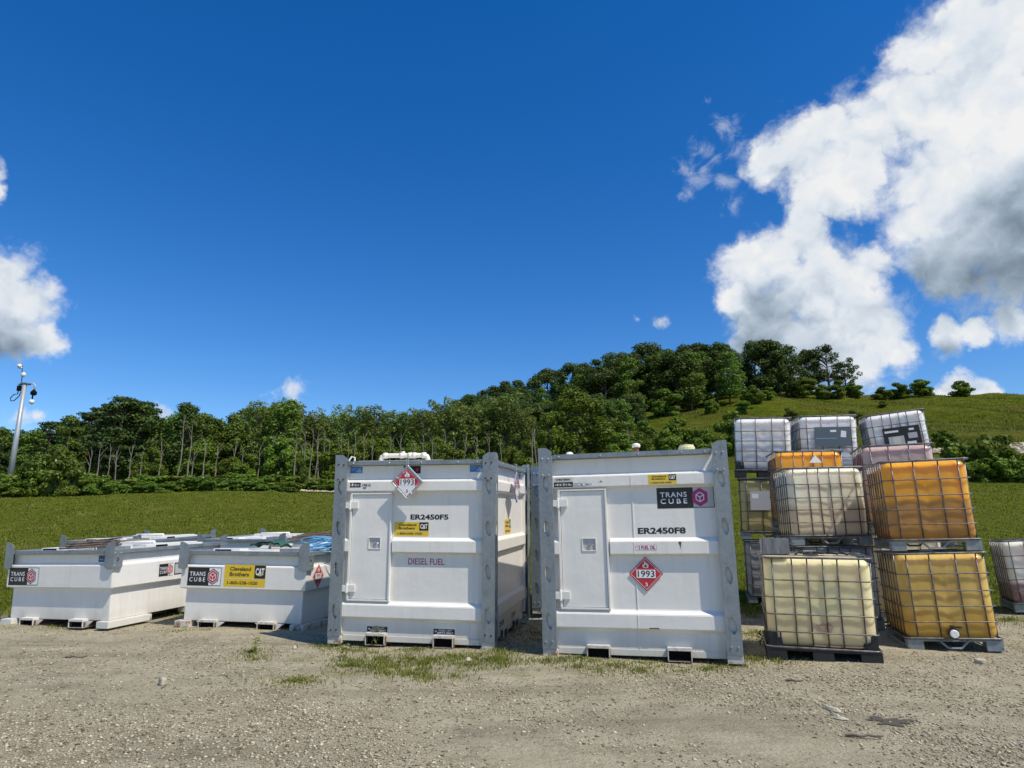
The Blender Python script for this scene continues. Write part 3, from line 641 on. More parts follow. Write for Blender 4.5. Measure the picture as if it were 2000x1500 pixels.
# white plastic pipework on the diesel tank's roof
b = MB(); PXO = -.24
b.tube([(-.42, .55, 2.34), (-.42, .55, 2.41), (-.405, .55, 2.44), (-.37, .55, 2.455), (.21, .60, 2.455), (.245, .60, 2.44), (.26, .60, 2.41), (.26, .60, 2.34)], .033, 12)
for x in (-.36, -.12, .0, .06, .20): b.tube([(x-.03, .55+.05*(x+.42)/.68, 2.455), (x+.03, .55+.05*(x+.42)/.68+.002, 2.455)], .042, 12)
b.tube([(-.10, .57, 2.455), (-.10, .57, 2.51)], .028, 10)
b.build('vent_pipe', PVC, tk1, (-.26, 0, 0), smooth=True)
MB().box(-.85, .35, .16, .5, 2.336, 2.358).build('roof_hatch', WHITE2, tk1, bevel=.004)
MB().tube([(-.93, .22, 2.34), (-.93, .22, 2.41), (-.97, .2, 2.42), (-1.0, .18, 2.36)], .012, 8).build('grab_handle', WHITE2, tk1)

# stickers on the fuel oil tank
s = Dec(); s.rect(0, .235, 0, .055, K_BEI); s.text('WESTERN', .02, .20, .015, .040, K_BLK, 1, .03); s.done('maker_plate', tk2, (-.93, BY, 2.012))
d_small(.235, .058, 8).done('serial_plate', tk2, (-.93, BY, 1.950)); d_small(.15, .042, 9, K_GRY, K_DBL).done('serial_plate', tk2, (-.685, BY, 1.955)); d_small(.06, .022, 10, K_GRY, K_BLK).done('serial_plate', tk2, (-.53, BY, 1.965))
d_dealer(.325, .115).done('dealer_sticker', tk2, (.20, BY, 1.950))
d_cube_sign(.645, .245, K_MAG).done('tank_brand_sign', tk2, (.286, PY, 1.672))
s = Dec(); s.text('ER2450F8', .046, .590, 1.384, 1.456, K_BLK, 0, .035); s.done('unit_number', tk2, (0, PY, 0))
s = Dec(); s.rect(0, .24, 0, .056, K_WHT); s.frame(0, .24, 0, .056, .002, K_RED, 1); s.text('#', .012, .028, .028, .044, K_DRD, 1); s.text('2 FUEL OIL', .034, .228, .008, .048, K_DRD, 1, .03); s.done('fuel_lettering', tk2, (.012, BY, 1.205))
d_placard(.193).done('hazard_placard', tk2, (.113, PY-.012, .935))
s = Dec(); s.poly([(0, 0), (.035, 0), (.03, -.03), (.024, -.06), (.02, -.085), (.016, -.05), (.008, -.03)], K_BRN); s.done('rust_streak', tk2, (.50, BY, 1.296))
s = Dec(); s.rect(0, .11, 0, .012, K_BRN); s.done('scratch_mark', tk2, (.12, BY, .338))
s = Dec(); s.poly([(0, 0), (.03, .004), (.055, .0), (.035, .012), (.03, .03), (.024, .01)], K_BRN); s.done('scratch_mark', tk2, (-.385, BY, 1.995))
# roof fittings on the fuel oil tank
RUSTB = mat('rusty_pipe', (.16, .07, .035), .8)
v_ = MB().tube([(.05, .45, 2.33), (.05, .45, 2.435)], .032, 12).build('vent_stem', RUSTB, tk2); MB().lathe([(.048, 0), (.055, .02), (.045, .04), (.02, .052)], (.05, .45, 2.435), 14).build('vent_cap', PVC, v_, smooth=True)
MB().lathe([(.10, 2.33), (.10, 2.40), (.09, 2.412), (.085, 2.43), (.03, 2.438)], (.66, .40, 0), 18).build('filler_cap', mat('faded_yellow', (.62, .58, .34), .5), tk2)
MB().lathe([(.05, 2.33), (.055, 2.37), (.03, 2.40)], (-.78, .35, 0), 14).build('roof_knob', WHITE2, tk2, smooth=True)
MB().box(-.60, -.05, .25, .6, 2.336, 2.362).build('roof_hatch', WHITE2, tk2, bevel=.004)

# ------------------------------------------------------------------ low tanks
SW, SD, SH = 2.20, 2.5, 1.24
def low_body(notch):
    prof = [(.10, .11), (.565, .11), (.585, .04), (.915, .04), (.945, .09), (1.085, .09)]
    b = MB(); vs = []; fs = []
    for z, d in prof:
        x = SW/2-d; vs += [(-x, d, z), (x, d, z), (x, SD-d, z), (-x, SD-d, z)]
    for i in range(len(prof)-1):
        for k in range(4): fs.append((i*4+k, i*4+(k+1) % 4, (i+1)*4+(k+1) % 4, (i+1)*4+k))
    fs += [(3, 2, 1, 0), tuple(range((len(prof)-1)*4, len(prof)*4))]
    b.add(vs, fs); return b.mesh('low_tank_body', WHITE, .006)
LBODY = low_body(0)
def low_tank(loc, rot, label, grp, foot=FOOT):
    t = empty('fuel_tank', loc, rot, label, 'fuel tank', grp)
    link('body', LBODY, t)
    for nm, (x0, x1, y0, y1) in enumerate(((-SW/2+.16, SW/2-.16, .02, .12), (-SW/2+.16, SW/2-.16, SD-.12, SD-.02), (-SW/2+.02, -SW/2+.12, .02, SD-.02), (SW/2-.12, SW/2-.02, .02, SD-.02))):
        MB().box(x0, x1, y0, y1, 1.087, 1.145).build('top_beam', GALV, t, bevel=.004)
    for sx in (-1, 1):
        for sy in (0, 1):
            b = MB(); hole = [(.085+.028*math.cos(k*math.pi/8), 1.0+.038*math.sin(k*math.pi/8)) for k in range(16)]
            vs, fs = curve_mesh([[(0, .88), (.10, .86), (.165, .90), (.165, 1.20), (.13, 1.25), (.05, 1.28), (0, 1.28)]], .010)
            X = lambda x: sx*(SW/2-x) ; Y = lambda y: y if sy == 0 else SD-y
            b.add([(X(x), Y(y+.005), z) for x, y, z in vs], fs)
            vs, fs = curve_mesh([[(.011, .88), (.15, .86), (.175, .90), (.175, 1.13), (.011, 1.13)], hole], .010)
            b.add([(X(y+.005), Y(x), z) for x, y, z in vs], fs)
            br = b.build('corner_bracket', GALV, t)
            for bx, bz in ((.13, 1.10), (.13, .91), (.03, 1.10), (.03, .91)): link('bolt', BOLT_ME, br, (X(-.0005), Y(bx), bz), (0, 0, sx*R(90)))
            MB().box(min(X(0.02), X(.25)), max(X(0.02), X(.25)), min(Y(.02), Y(.85)), max(Y(.02), Y(.85)), 0, .099).build('skid_foot', foot, t, bevel=.006)
    for x0 in (-.67, .32):
        fork_tube(x0, x0+.28, .0, .125, .01, SD-.01).build('fork_pocket', [foot, RUST_SHADE, DARK], t, bevel=.003)
        MB().prism([(x0+.285, .0), (x0+.31, .02), (x0+.42, .098), (x0+.285, .098)], .06, .075).prism([(x0-.005, .06), (x0-.005, .098), (x0-.06, .098)], .06, .075).build('pocket_gusset', WHITE2, t)
    MB().box(-SW/2+.121, SW/2-.121, .121, SD-.121, 1.088, 1.118).build('roof', WHITE2, t, bevel=.004)
    # raised roof channels and hatch
    b = MB().box(-.72, -.25, .3, .55, 1.118, 1.172).box(-.25, .0, .3, .55, 1.118, 1.14).box(.0, .35, .3, .5, 1.118, 1.165)
    b.build('hatch_cover', WHITE2, t, bevel=.006)
    MB().box(-.68, -.40, .288, .31, 1.130, 1.160).build('hatch_opening_shade', DARK, t)  # solid black block, paints the shade of an open hatch end
    MB().box(.45, .78, .28, .62, 1.118, 1.175).build('pump_cabinet', GALV, t, bevel=.006)
    MB().tube([(-.5, 1.6, 1.12), (-.5, 1.6, 1.19), (.2, 1.7, 1.19), (.2, 1.7, 1.12)], .03, 10).build('vent_pipe', WHITE2, t, smooth=True)
    MB().box(-.9, .9, 1.9, 2.1, 1.118, 1.165).build('roof_channel', WHITE2, t, bevel=.006)
    MB().box(SW/2-.42, SW/2-.14, .75, 1.9, 1.118, 1.19).build('side_channel', WHITE2, t, bevel=.006)
    MB().box(SW/2-.143, SW/2-.137, .95, 1.2, 1.135, 1.175).build('channel_opening_shade', DARK, t)  # thin black block on the channel side, painted as a shaded hole
    return t
GL = 'low white fuel tanks'
ta = low_tank((-7.10, 10.80, .02), (R(2.2), R(-.5), R(-16.5)), 'low white fuel tank at the far left with a black logo sign, without yellow sticker', GL, WHITE2)
tb = low_tank((-4.158, 10.576, 0), (R(.63), R(.66), R(-11.1)), 'low white fuel tank with a yellow dealer sticker and rusty cream feet', GL)
pc = world_at(225, 17.0); tc = low_tank((-9.3, 15.5, .13), (R(3), 0, R(-14)), 'low white fuel tank mostly hidden behind the leftmost one', GL)
td = low_tank((-6.05, 15.3, .15), (R(3), 0, R(-12)), 'low white fuel tank seen over the roof of the yellow stickered low tank', GL)
LB = .0385
d_cube_sign(.62, .27, K_RED).done('tank_brand_sign', ta, (-1.02, LB, .615))
s = Dec(); s.rect(0, .20, 0, .10, K_DBL); s.poly([(.1, .02), (.18, .02), (.15, .08)], K_LBL, 1); s.rect(.02, .09, .03, .045, K_LBL, 1); s.done('blue_sticker', ta, (.72, .0885, .965))
s = d_cube_sign(.30, .20, K_RED); s.rect(.33, .62, 0, .2, K_BLK); s.rect(.345, .60, .02, .18, K_GRY, 1); s.done('tank_brand_sign', ta, (SW/2-LB, .95, .66), (0, 0, R(90)))
d_cube_sign(.58, .275, K_RED).done('tank_brand_sign', tb, (-.94, LB, .622))
d_dealer(.70, .325).done('dealer_sticker', tb, (-.31, LB, .62))
d_placard(.185).done('hazard_placard', tb, (SW/2-LB, .42, .77), (0, 0, R(90)))

# ------------------------------------------------------------------ scraps on the low roofs
def local(t, x, y, z): return Euler(t.rotation_euler).to_matrix() @ Vector((x, y, z)) + Vector(t.location)
def stick(t, a, b, r, mt, name, label, cat, grp, bend=.02, sides=6):
    A, B = local(t, *a), local(t, *b); c = (A+B)/2
    rr = random.Random(int(a[0]*1000)); pts = [A.lerp(B, k/6)+Vector((rr.uniform(-1, 1), rr.uniform(-1, 1), abs(rr.uniform(0, 1))))*bend for k in range(7)]
    o = MB().tube([p-c for p in pts], [r*(1-.08*k) for k in range(7)], sides).build(name, mt, None, c, smooth=sides > 6)
    return tag(o, label, cat, grp)
GS = 'scrap sticks heaped on the roof of the far left tank'; GS2 = 'scrap sticks heaped behind the hatch of the yellow stickered tank'
for k in range(9):
    stick(ta, (-.20+.05*k, .20+.05*k, 1.16+.03*(k % 4)), (.90-.05*k, .22+.06*k, 1.20+.035*(k % 4)), .018+.007*(k % 3), WOOD, 'stick', 'dark weathered stick in the heap on the roof of the far left tank', 'stick', GS, .012)
stick(ta, (.2, .7, 1.24), (1.0, .75, 1.27), .018, WOODL, 'stick', 'pale tan stick on top of the heap on the far left tank', 'stick', None, .012)
for k in range(9):
    stick(tb, (-.10+.05*k, 1.5+.05*k, 1.30+.02*(k % 4)), (.75-.02*k, 1.55+.06*k, 1.33+.04*(k % 4)), .016+.006*(k % 3), WOOD, 'stick', 'dark weathered stick in the heap on the yellow stickered low tank', 'stick', GS2, .014)
b = MB()
for k, (x, y) in enumerate(((-.85, 1.5), (-.4, 1.45), (.1, 1.5), (.55, 1.55))): pass
grn = MB(); xs_ = np.linspace(-.75, -.1, 16); ys_ = np.linspace(1.35, 1.8, 8)
for j in range(8):
    for i in range(16): grn.v.append((xs_[i], ys_[j], 1.17+.07*math.sin(math.pi*i/15)+.03*abs(math.sin(i*.9+j*.6))+.015*math.sin(i*2.1+j)))
for j in range(7):
    for i in range(15): a = j*16+i; grn.f.append((a, a+1, a+17, a+16)); grn.m.append(0)
n_ = len(grn.v); grn.v += [(x, y, z-.02) for x, y, z in grn.v]; grn.f += [tuple(reversed([q+n_ for q in f])) for f in list(grn.f)]; grn.m = [0]*len(grn.f)
o = grn.build('tarp', GREENT, None, tb.location, smooth=True); o.rotation_euler = tb.rotation_euler
tag(o, 'crumpled dark green tarp on the roof of the yellow stickered low tank', 'tarp')
pts = []
for k in range(300):
    a = k*.30; r = .20+.07*math.sin(k*.11); pts.append((r*1.25*math.cos(a)+.05*math.sin(k*.05), r*math.sin(a)+.03*math.cos(k*.07), .03+.0005*k+.05*math.sin(a+k*.013)+.02*math.sin(k*.21)))
o = MB().tube(pts, .0085, 6).build('hose_coil', ROPE, None, local(tb, .95, .75, 1.14), smooth=True)
tag(o, 'light blue hose coiled on the low tank roof next to the tall diesel tank', 'hose')

# ------------------------------------------------------------------ plastic totes (IBC)
def bottle_mesh(W, Dp, H, z0, mt, seed):
    rr = random.Random(seed); r = .105; n = 30; V = {}; fs = []; vs = []
    hx, hy, hz = W/2, Dp/2, (H-z0)/2; cz = z0+hz; ph = [rr.uniform(0, 6) for _ in range(6)]
    def P(p):
        c = [max(-h+r, min(h-r, q)) for q, h in zip(p, (hx, hy, hz))]; d = Vector(p)-Vector(c)
        nrm = d.normalized() if d.length > 1e-6 else Vector((0, 0, 1)); q = Vector(c)+nrm*r
        zf = max(0, 1-abs(q.z/hz)**4)
        g = 0
        if abs(nrm.y) > .6: g = .005*max(0, math.cos(q.x/W*2*math.pi*3.0))**4 + .010*math.exp(-(q.x/(.12*W))**2)*(1 if q.z < .2 else .3)
        if abs(nrm.x) > .6: g = .005*max(0, math.cos(q.y/Dp*2*math.pi*3.0))**4
        if abs(nrm.z) < .5: q -= nrm*g*zf; q += nrm*.003*math.sin(q.z*7+ph[0])*math.sin(q.x*5+q.y*4+ph[1])
        return (q.x, q.y, q.z+cz)
    lin = np.linspace(-1, 1, n)
    def key(p):
        k = (round(p[0], 5), round(p[1], 5), round(p[2], 5))
        if k not in V: V[k] = len(vs); vs.append(P((p[0]*hx, p[1]*hy, p[2]*hz)))
        return V[k]
    for ax in range(3):
        for sg in (-1, 1):
            for i in range(n-1):
                for j in range(n-1):
                    q = []
                    for a, b_ in ((i, j), (i+1, j), (i+1, j+1), (i, j+1)):
                        p = [0, 0, 0]; p[ax] = sg; p[(ax+1) % 3] = lin[a]; p[(ax+2) % 3] = lin[b_]; q.append(key(p))
                    fs.append(tuple(q if sg > 0 else reversed(q)))
    b = MB(); b.add(vs, fs); return b.mesh('bottle', mt, smooth=True)
def rr_loop(W, Dp, z, r=.06, n=5):
    pts = []
    for cx, cy, a0 in ((W/2-r, Dp/2-r, 0), (-W/2+r, Dp/2-r, 90), (-W/2+r, -Dp/2+r, 180), (W/2-r, -Dp/2+r, 270)):
        for k in range(n+1): a = R(a0+90*k/n); pts.append((cx+r*math.cos(a), cy+r*math.sin(a), z))
    return pts
def cage_mesh(W, Dp, H, z0, fr, sd, zs, seed):
    rr = random.Random(seed); b = MB(); t = .0078
    for z in zs:
        lp = rr_loop(W, Dp, z); lp = [(x*(1+rr.uniform(-.002, .002)), y, zz+rr.uniform(-.004, .004)) for x, y, zz in lp]
        b.tube(lp, t, 6, closed=True)
    b.tube(rr_loop(W+.012, Dp+.012, H-.012), .013, 8, closed=True); b.tube(rr_loop(W+.012, Dp+.012, z0), .013, 8, closed=True)
    for y in (-Dp/2+.014, Dp/2-.014):
        for f in fr:
            x = -W/2+f*W; e = rr.uniform(-.006, .006); b.tube([(x, y, z0), (x+e, y, (z0+H)/2), (x, y, H-.012)], t, 6)
    for x in (-W/2+.014, W/2-.014):
        for f in sd: y = -Dp/2+f*Dp; b.tube([(x, y, z0), (x, y, H-.012)], t, 6)
    for f in (.3, .7): y = -Dp/2+f*Dp; b.tube([(-W/2, y, H+.0), (W/2, y, H+.0)], t, 6)
    return b.mesh('cage', TUBE, smooth=True)
F12 = (.10, .28, .42, .56, .69, .88); F10 = (.13, .38, .66, .88); SDE = (.1, .24, .38, .52, .66, .80, .92)
def tote(loc, rot, W, Dp, H, bm, label, seed=1, pallet='steel', valve=False, name='liquid_tote', fr=None):
    t = empty(name, loc, rot, label, 'tote', 'caged plastic liquid totes')   # origin: front bottom centre
    z0 = .14; cy = Dp/2
    zs = [z0+(H-z0)*q for q in ((.19, .37, .55, .75) if pallet != 'black' else (.17, .36, .55, .74))]
    link('bottle', bottle_mesh(W-.034, Dp-.034, H-.02, z0-.02 if pallet == 'steel' else z0, bm, seed), t, (0, cy, 0))
    link('cage', cage_mesh(W, Dp, H, z0, fr or (F12 if W > 1.08 else F10), SDE, zs, seed), t, (0, cy, 0))
    p = MB()
    if pallet == 'steel':
        for sx in (-1, 1):
            for sy in (-1, 1):
                x, y = sx*(W/2-.09), sy*(Dp/2-.07); p.box(x-.09, x+.09, y-.07, y+.07, 0, .128)
        for sy in (-1, 1):
            y = sy*(Dp/2-.015); p.tube([(-W/2+.02, y, .118), (-.16, y, .118), (-.07, y, .03), (.07, y, .03), (.16, y, .118), (W/2-.02, y, .118)], .016, 8)
        for sx in (-1, 1): p.tube([(sx*(W/2-.02), -Dp/2, .03), (sx*(W/2-.02), Dp/2, .03)], .016, 8)
        p.box(-W/2+.03, W/2-.03, -Dp/2+.04, Dp/2-.04, .10, .116)
        p = p.build('pallet', GALV, t, (0, cy, 0), bevel=.004)
    else:
        p.box(-W/2-.01, W/2+.01, -Dp/2-.01, Dp/2+.01, .105, .13)
        for x in (-W/2+.10, 0, W/2-.10):
            for y in (-Dp/2+.08, 0, Dp/2-.08): p.box(x-.11, x+.11, y-.09, y+.09, 0, .105)
            p.box(x-.11, x+.11, -Dp/2, Dp/2, 0.002, .022)
        for sx in (-1, 1):
            for sy in (-1, 1): x, y = sx*(W/2-.095), sy*(Dp/2-.095); p.box(x-.075, x+.075, y-.075, y+.075, .13, .30)
        p = p.build('pallet', BLACK, t, (0, cy, 0), bevel=.006)
    MB().lathe([(.085, H-.03), (.085, H+.005), (.075, H+.012)], (0, cy, 0), 20).build('screw_cap', BLACK if pallet == 'black' else PVC, t)
    if valve:
        v = MB().lathe([(.05, 0), (.05, .05), (.062, .052), (.062, .075)], (0, .03, .20), 16, 'Y').box(-.03, .09, -.045, -.02, .265, .285).box(-.02, .02, -.03, .02, .24, .29).build('valve', BLACK, t)
        MB().lathe([(.048, 0), (.048, .02), (.04, .026)], (0, -.046, .20), 16, 'Y').build('valve_cap', K_WHT, v)
    return t
# front beige tote on black pallet
t1 = tote((3.454, 7.904, -.015), (R(1.8), R(.62), R(-18.1)), 1.17, 1.0, 1.135, B_CREAM, 'pale yellow tote on a black plastic pallet at the front, grey box on its top', 1, 'black')
s = Dec(); s.poly([(.02, 0), (.09, .03), (.13, -.02), (.16, .05), (.11, .09), (.05, .07), (0, .06)], K_RES); s.done('paint_smudge', t1, (-.03, .016, .33))
s = Dec(); s.poly([(0, .0), (.25, -.004), (.5, .0), (.56, .008), (.5, .016), (.3, .010), (.05, .014)], K_RES); s.done('red_residue_line', t1, (-.12, .018, .165))
t2 = tote((5.344, 8.559, -.01), (R(.2), R(-1.6), R(-17.8)), 1.02, 1.2, 1.155, B_YELL, 'mustard yellow tote with a white capped black valve, bottom of the right front stack', 2, valve=True)
t3 = tote((5.413, 8.773, 1.158), (R(.57), R(-.9), R(-18.7)), 1.02, 1.2, 1.165, B_ORAN, 'deep orange tote with brown residue, stacked on the mustard yellow tote', 3)
t4 = tote((4.760, 10.207, 1.205), (R(-.1), R(-.36), R(-9.6)), 1.13, 1.0, 1.164, B_IVORY, 'ivory tote stacked behind and above the front pale yellow tote', 4)
t4b = tote((4.790, 10.22, .03), (R(.1), R(-.1), R(-9.6)), 1.14, 1.0, 1.165, B_GREY, 'grey tote under the ivory one, its edge showing beside the front pale yellow tote', 5)
t5 = tote((5.02, 11.32, 1.42), (R(1.0), R(.3), R(-13)), 1.09, 1.0, 1.33, B_ORA2, 'bright orange tote with a white triangle mark, only its top showing', 6)
t5b = tote((5.02, 11.32, .10), (R(.8), 0, R(-13)), 1.09, 1.0, 1.31, B_IVORY, 'ivory tote hidden low in the middle of the stacks, under the bright orange tote', 7)
t6 = tote((6.14, 10.60, 1.40), (R(.5), R(-.5), R(-19.5)), 1.03, 1.2, 1.36, B_PINK, 'dusty pink tote behind the deep orange tote, top band showing', 8)
t6b = tote((6.10, 10.58, .06), (0, 0, R(-19.5)), 1.03, 1.2, 1.33, B_IVORY, 'ivory tote low behind the mustard yellow one, under the dusty pink tote', 9)
w1 = tote((4.87, 12.98, 2.43), (R(3.6), R(2.4), R(-18)), 1.06, 1.0, 1.165, B_WHIT, 'plain white tote with black base corners, top of the left rear stack', 10, 'black')
y1 = tote((4.91, 12.99, 1.26), (R(1.8), R(1.4), R(-18)), 1.08, 1.0, 1.165, B_OLIV, 'olive yellow tote with a silver plate, middle of the left rear stack', 11)
g1 = tote((4.95, 13.0, .09), (R(.8), R(.8), R(-18)), 1.10, 1.0, 1.155, B_GREY, 'grey tote at the bottom of the left rear stack', 12)
w2 = tote((6.24, 13.08, 2.49), (R(2.5), R(1.0), R(-12.6)), 1.08, 1.0, 1.165, B_WHIT, 'white tote with a dark grey plate, middle of the top row', 13)
w2b = tote((6.25, 13.08, 1.29), (R(1), 0, R(-12.6)), 1.08, 1.0, 1.165, B_OLIV, 'olive yellow tote directly under the white tote with the dark grey plate', 14)
w2c = tote((6.26, 13.08, .10), (R(.5), 0, R(-12.6)), 1.08, 1.0, 1.165, B_GREY, 'grey tote at the bottom of the middle rear stack', 15)
w3 = tote((7.86, 13.35, 2.62), (R(3.5), R(-5.2), R(-20)), 1.09, 1.0, 1.15, B_WHIT, 'tilted white tote with a black label plate, highest at the right', 16)
w3b = tote((7.86, 13.40, 1.31), (R(1), R(-1.0), R(-20)), 1.09, 1.0, 1.165, B_PINK, 'dusty pink tote under the tilted white one', 17)
w3c = tote((7.86, 13.40, .13), (R(.5), 0, R(-20)), 1.09, 1.0, 1.165, B_GREY, 'grey tote at the bottom of the right rear stack', 18)
t7 = tote((8.93, 11.49, .10), (R(.4), R(-3.0), R(-24)), 1.14, 1.0, 1.165, B_REDW, 'white tote with dark red liquid at its bottom, standing alone at the right edge', 19)
# plates on totes
s = Dec(); s.rect(0, .42, 0, .36, K_GRY); s.rect(.03, .15, .22, .31, K_WHT, 1); s.done('info_plate', y1, (-.34, -.014, .55))
s = Dec(); s.rect(0, .66, 0, .38, flat('plate_slate', (.09, .12, .14), .35)); s.rect(.29, .40, .28, .32, K_WHT, 1); s.poly([(.47, .18), (.57, .17), (.58, .29), (.49, .31)], K_WHT, 1); s.rect(.01, .4, .15, .16, K_LBL, 1); s.done('info_plate', w2, (-.27, -.014, .55))
s = Dec(); s.rect(0, .66, 0, .42, K_BLK); s.rect(.08, .36, .04, .24, K_GRY, 1); s.rect(.16, .29, .06, .22, K_BEI, 2); s.rect(.03, .28, .32, .36, K_WHT, 1); s.rect(.44, .60, .17, .28, K_GRY, 1); s.rect(.47, .56, .33, .37, K_WHT, 1); s.rect(.40, .56, .05, .11, K_WHT, 1); s.done('info_plate', w3, (-.28, -.014, .42))
s = Dec(); s.poly([(0, 0), (.20, 0), (.10, .13)], K_WHT); s.done('triangle_mark', t5, (.0, -.010, 1.12))
s = Dec(); s.line((0, 0), (.16, 0), .008, K_GRY); s.line((.16, 0), (.08, .11), .008, K_GRY); s.line((.08, .11), (0, 0), .008, K_GRY); s.done('triangle_mark', t6, (.05, -.010, 1.18))
# box on the front tote
M1 = Euler(t1.rotation_euler).to_matrix()
def on_t1(x, y, z): return M1 @ Vector((x, y, z)) + Vector(t1.location)
b = MB().box(-.15, .15, -.12, .12, 0, .185)
o = b.build('wrapped_box', CARD, None, on_t1(-.42, .13, 1.151), (0, 0, R(-14)), bevel=.008); tag(o, 'small dark grey wrapped box on the front left corner of the pale yellow tote', 'box')
for nm, a_, b__ in (('strap', (-.15, .2), (.2, .5)),):
    pts = [on_t1(-.2+.05*k, .12+.16*math.sin(k*1.1)**2, 1.155+.02*abs(math.sin(k*1.7))) for k in range(14)]; c = pts[6].copy()
    o = MB().tube([p-c for p in pts], .011, 6).build('strap', BLACK, None, c); tag(o, 'black strap lying loosely on top of the pale yellow tote', 'strap')

# ------------------------------------------------------------------ vegetation
def leaf_quads(C, Nrm, size, asp=.6):
    n = len(C); rnd = RNG.normal(size=(n, 3)); Nn = Nrm+rnd*.55; Nn /= np.linalg.norm(Nn, axis=1)[:, None]
    U = np.cross(Nn, RNG.normal(size=(n, 3))); U /= np.linalg.norm(U, axis=1)[:, None]; W_ = np.cross(Nn, U)
    s = size[:, None] if hasattr(size, '__len__') else size
    k = Nn*s*.18
    V = np.stack([C-U*s, C-W_*s*asp+k, C+U*s, C+W_*s*asp+k], 1).reshape(-1, 3); F = np.arange(4*n).reshape(-1, 4)
    return V, F
def clump_leaves(cl, per, size):
    Cs, Ns, Sz = [], [], []
    for (c, r) in cl:
        c = np.array(c); r = np.array(r if hasattr(r, '__len__') else (r, r, r*.8)); n = int(per*(r[0]*r[1]*r[2])**(.5)) + 6
        d = RNG.normal(size=(n, 3)); d /= np.linalg.norm(d, axis=1)[:, None]
        rad = RNG.uniform(.55, 1.08, size=(n, 1)); Cs.append(c+d*r*rad); Ns.append(d+np.array([0, 0, .35])); Sz.append(RNG.uniform(.6, 1.25, n)*size)
    return leaf_quads(np.concatenate(Cs), np.concatenate(Ns), np.concatenate(Sz))
def limb_paths(H, cb, ends, r0, rr, lean=.03):
    b = MB(); x = y = 0; tr = []
    for k in range(8):
        z = H*.92*k/7; tr.append((x, y, z)); x += rr.uniform(-1, 1)*lean*H/7; y += rr.uniform(-1, 1)*lean*H/7
    b.tube(tr, [r0*(1.25 if k == 0 else 1-.12*k) for k in range(8)], 7)
    for e_ in ends:
        zb = max(cb*.85, min(e_[2]-H*.05, H*.8))*rr.uniform(.75, .95); i = min(6, int(zb/(H*.92)*7)); f = zb/(H*.92)*7-i
        a = Vector(tr[i]).lerp(Vector(tr[i+1]), f); m_ = a.lerp(Vector(e_), .5)+Vector((rr.uniform(-.2, .2), rr.uniform(-.2, .2), .05*H*rr.uniform(0, 1)))
        b.tube([a, m_, Vector(e_)], [r0*.38, r0*.24, r0*.08], 5)
    return b
def tree_meshes(kind, seed):
    rr = random.Random(seed); cl = []; H = 10.
    if kind == 'broad':     # full rounded crown down to low height
        cb, per, sz, r0 = 1.1, 185, .20, .22
        for k in range(46):
            a = rr.uniform(0, 6.28); h = rr.uniform(0, 1); R_ = 3.3*math.sin(math.pi*min(1, .18+h*.80))**.7*rr.uniform(.55, 1)
            cl.append(((R_*math.cos(a), R_*math.sin(a), cb+h*(H-cb-.7)), rr.uniform(.7, 1.25)))
    elif kind == 'tall':    # narrow forest tree, crown in the upper two thirds
        cb, per, sz, r0 = 1.5, 160, .17, .13
        for k in range(46):
            a = rr.uniform(0, 6.28); h = rr.uniform(0, 1); R_ = 1.75*math.sin(math.pi*min(1, .22+h*.74))**.8*rr.uniform(.4, 1)
            cl.append(((R_*math.cos(a), R_*math.sin(a), cb+h*(H-cb-.5)), rr.uniform(.5, .95)))
    elif kind == 'airy':    # locust: loose feathery crown, pale stems
        cb, per, sz, r0 = 1.8, 100, .15, .085
        for k in range(56):
            a = rr.uniform(0, 6.28); h = rr.uniform(0, 1)**.8; R_ = (1.0+1.0*h)*rr.uniform(.2, 1)
            cl.append(((R_*math.cos(a), R_*math.sin(a), cb+h*(H-cb-.4)), (rr.uniform(.35, .7), rr.uniform(.35, .7), rr.uniform(.3, .8))))
    elif kind == 'pine':
        cb, per, sz, r0 = 1.8, 190, .15, .14
        for k in range(56):
            a = rr.uniform(0, 6.28); h = rr.uniform(0, 1); R_ = (2.1*(1-h)**.6+.35)*rr.uniform(.3, 1)
            cl.append(((R_*math.cos(a), R_*math.sin(a), cb+h*(H-cb-.35)+.15*R_), (rr.uniform(.5, .95), rr.uniform(.5, .95), rr.uniform(.16, .3))))
    elif kind == 'sapling':
        cb, per, sz, r0 = .6, 170, .34, .2
        for k in range(26):
            a = rr.uniform(0, 6.28); h = rr.uniform(0, 1); R_ = 3.6*math.sin(math.pi*min(1, .2+h*.72))**.8*rr.uniform(.3, 1)
            cl.append(((R_*math.cos(a), R_*math.sin(a), cb+h*(H-cb-1.2)), rr.uniform(.9, 1.7)))
    elif kind == 'spread':   # open oak with sky holes
        cb, per, sz, r0 = 3.0, 150, .19, .26
        for k in range(40):
            a = rr.uniform(0, 6.28); h = rr.uniform(0, 1); R_ = 4.2*math.sin(math.pi*min(1, .25+h*.65))**.8*rr.uniform(.35, 1)
            cl.append(((R_*math.cos(a), R_*math.sin(a), cb+h*(H-cb-.7)), (rr.uniform(.6, 1.05), rr.uniform(.6, 1.05), rr.uniform(.4, .7))))
    V, F = clump_leaves(cl, per, sz)
    ends = [c for c, r in cl][::2 if kind != 'airy' else 1]
    tb_ = limb_paths(H, cb, ends, r0, rr, .05 if kind == 'airy' else .03)
    return V, F, tb_
def make_tree(kind, seed, leaf, bark):
    V, F, tb_ = tree_meshes(kind, seed)
    return (np_mesh(kind+'_crown', V, F, leaf), tb_.mesh(kind+'_trunk', bark))
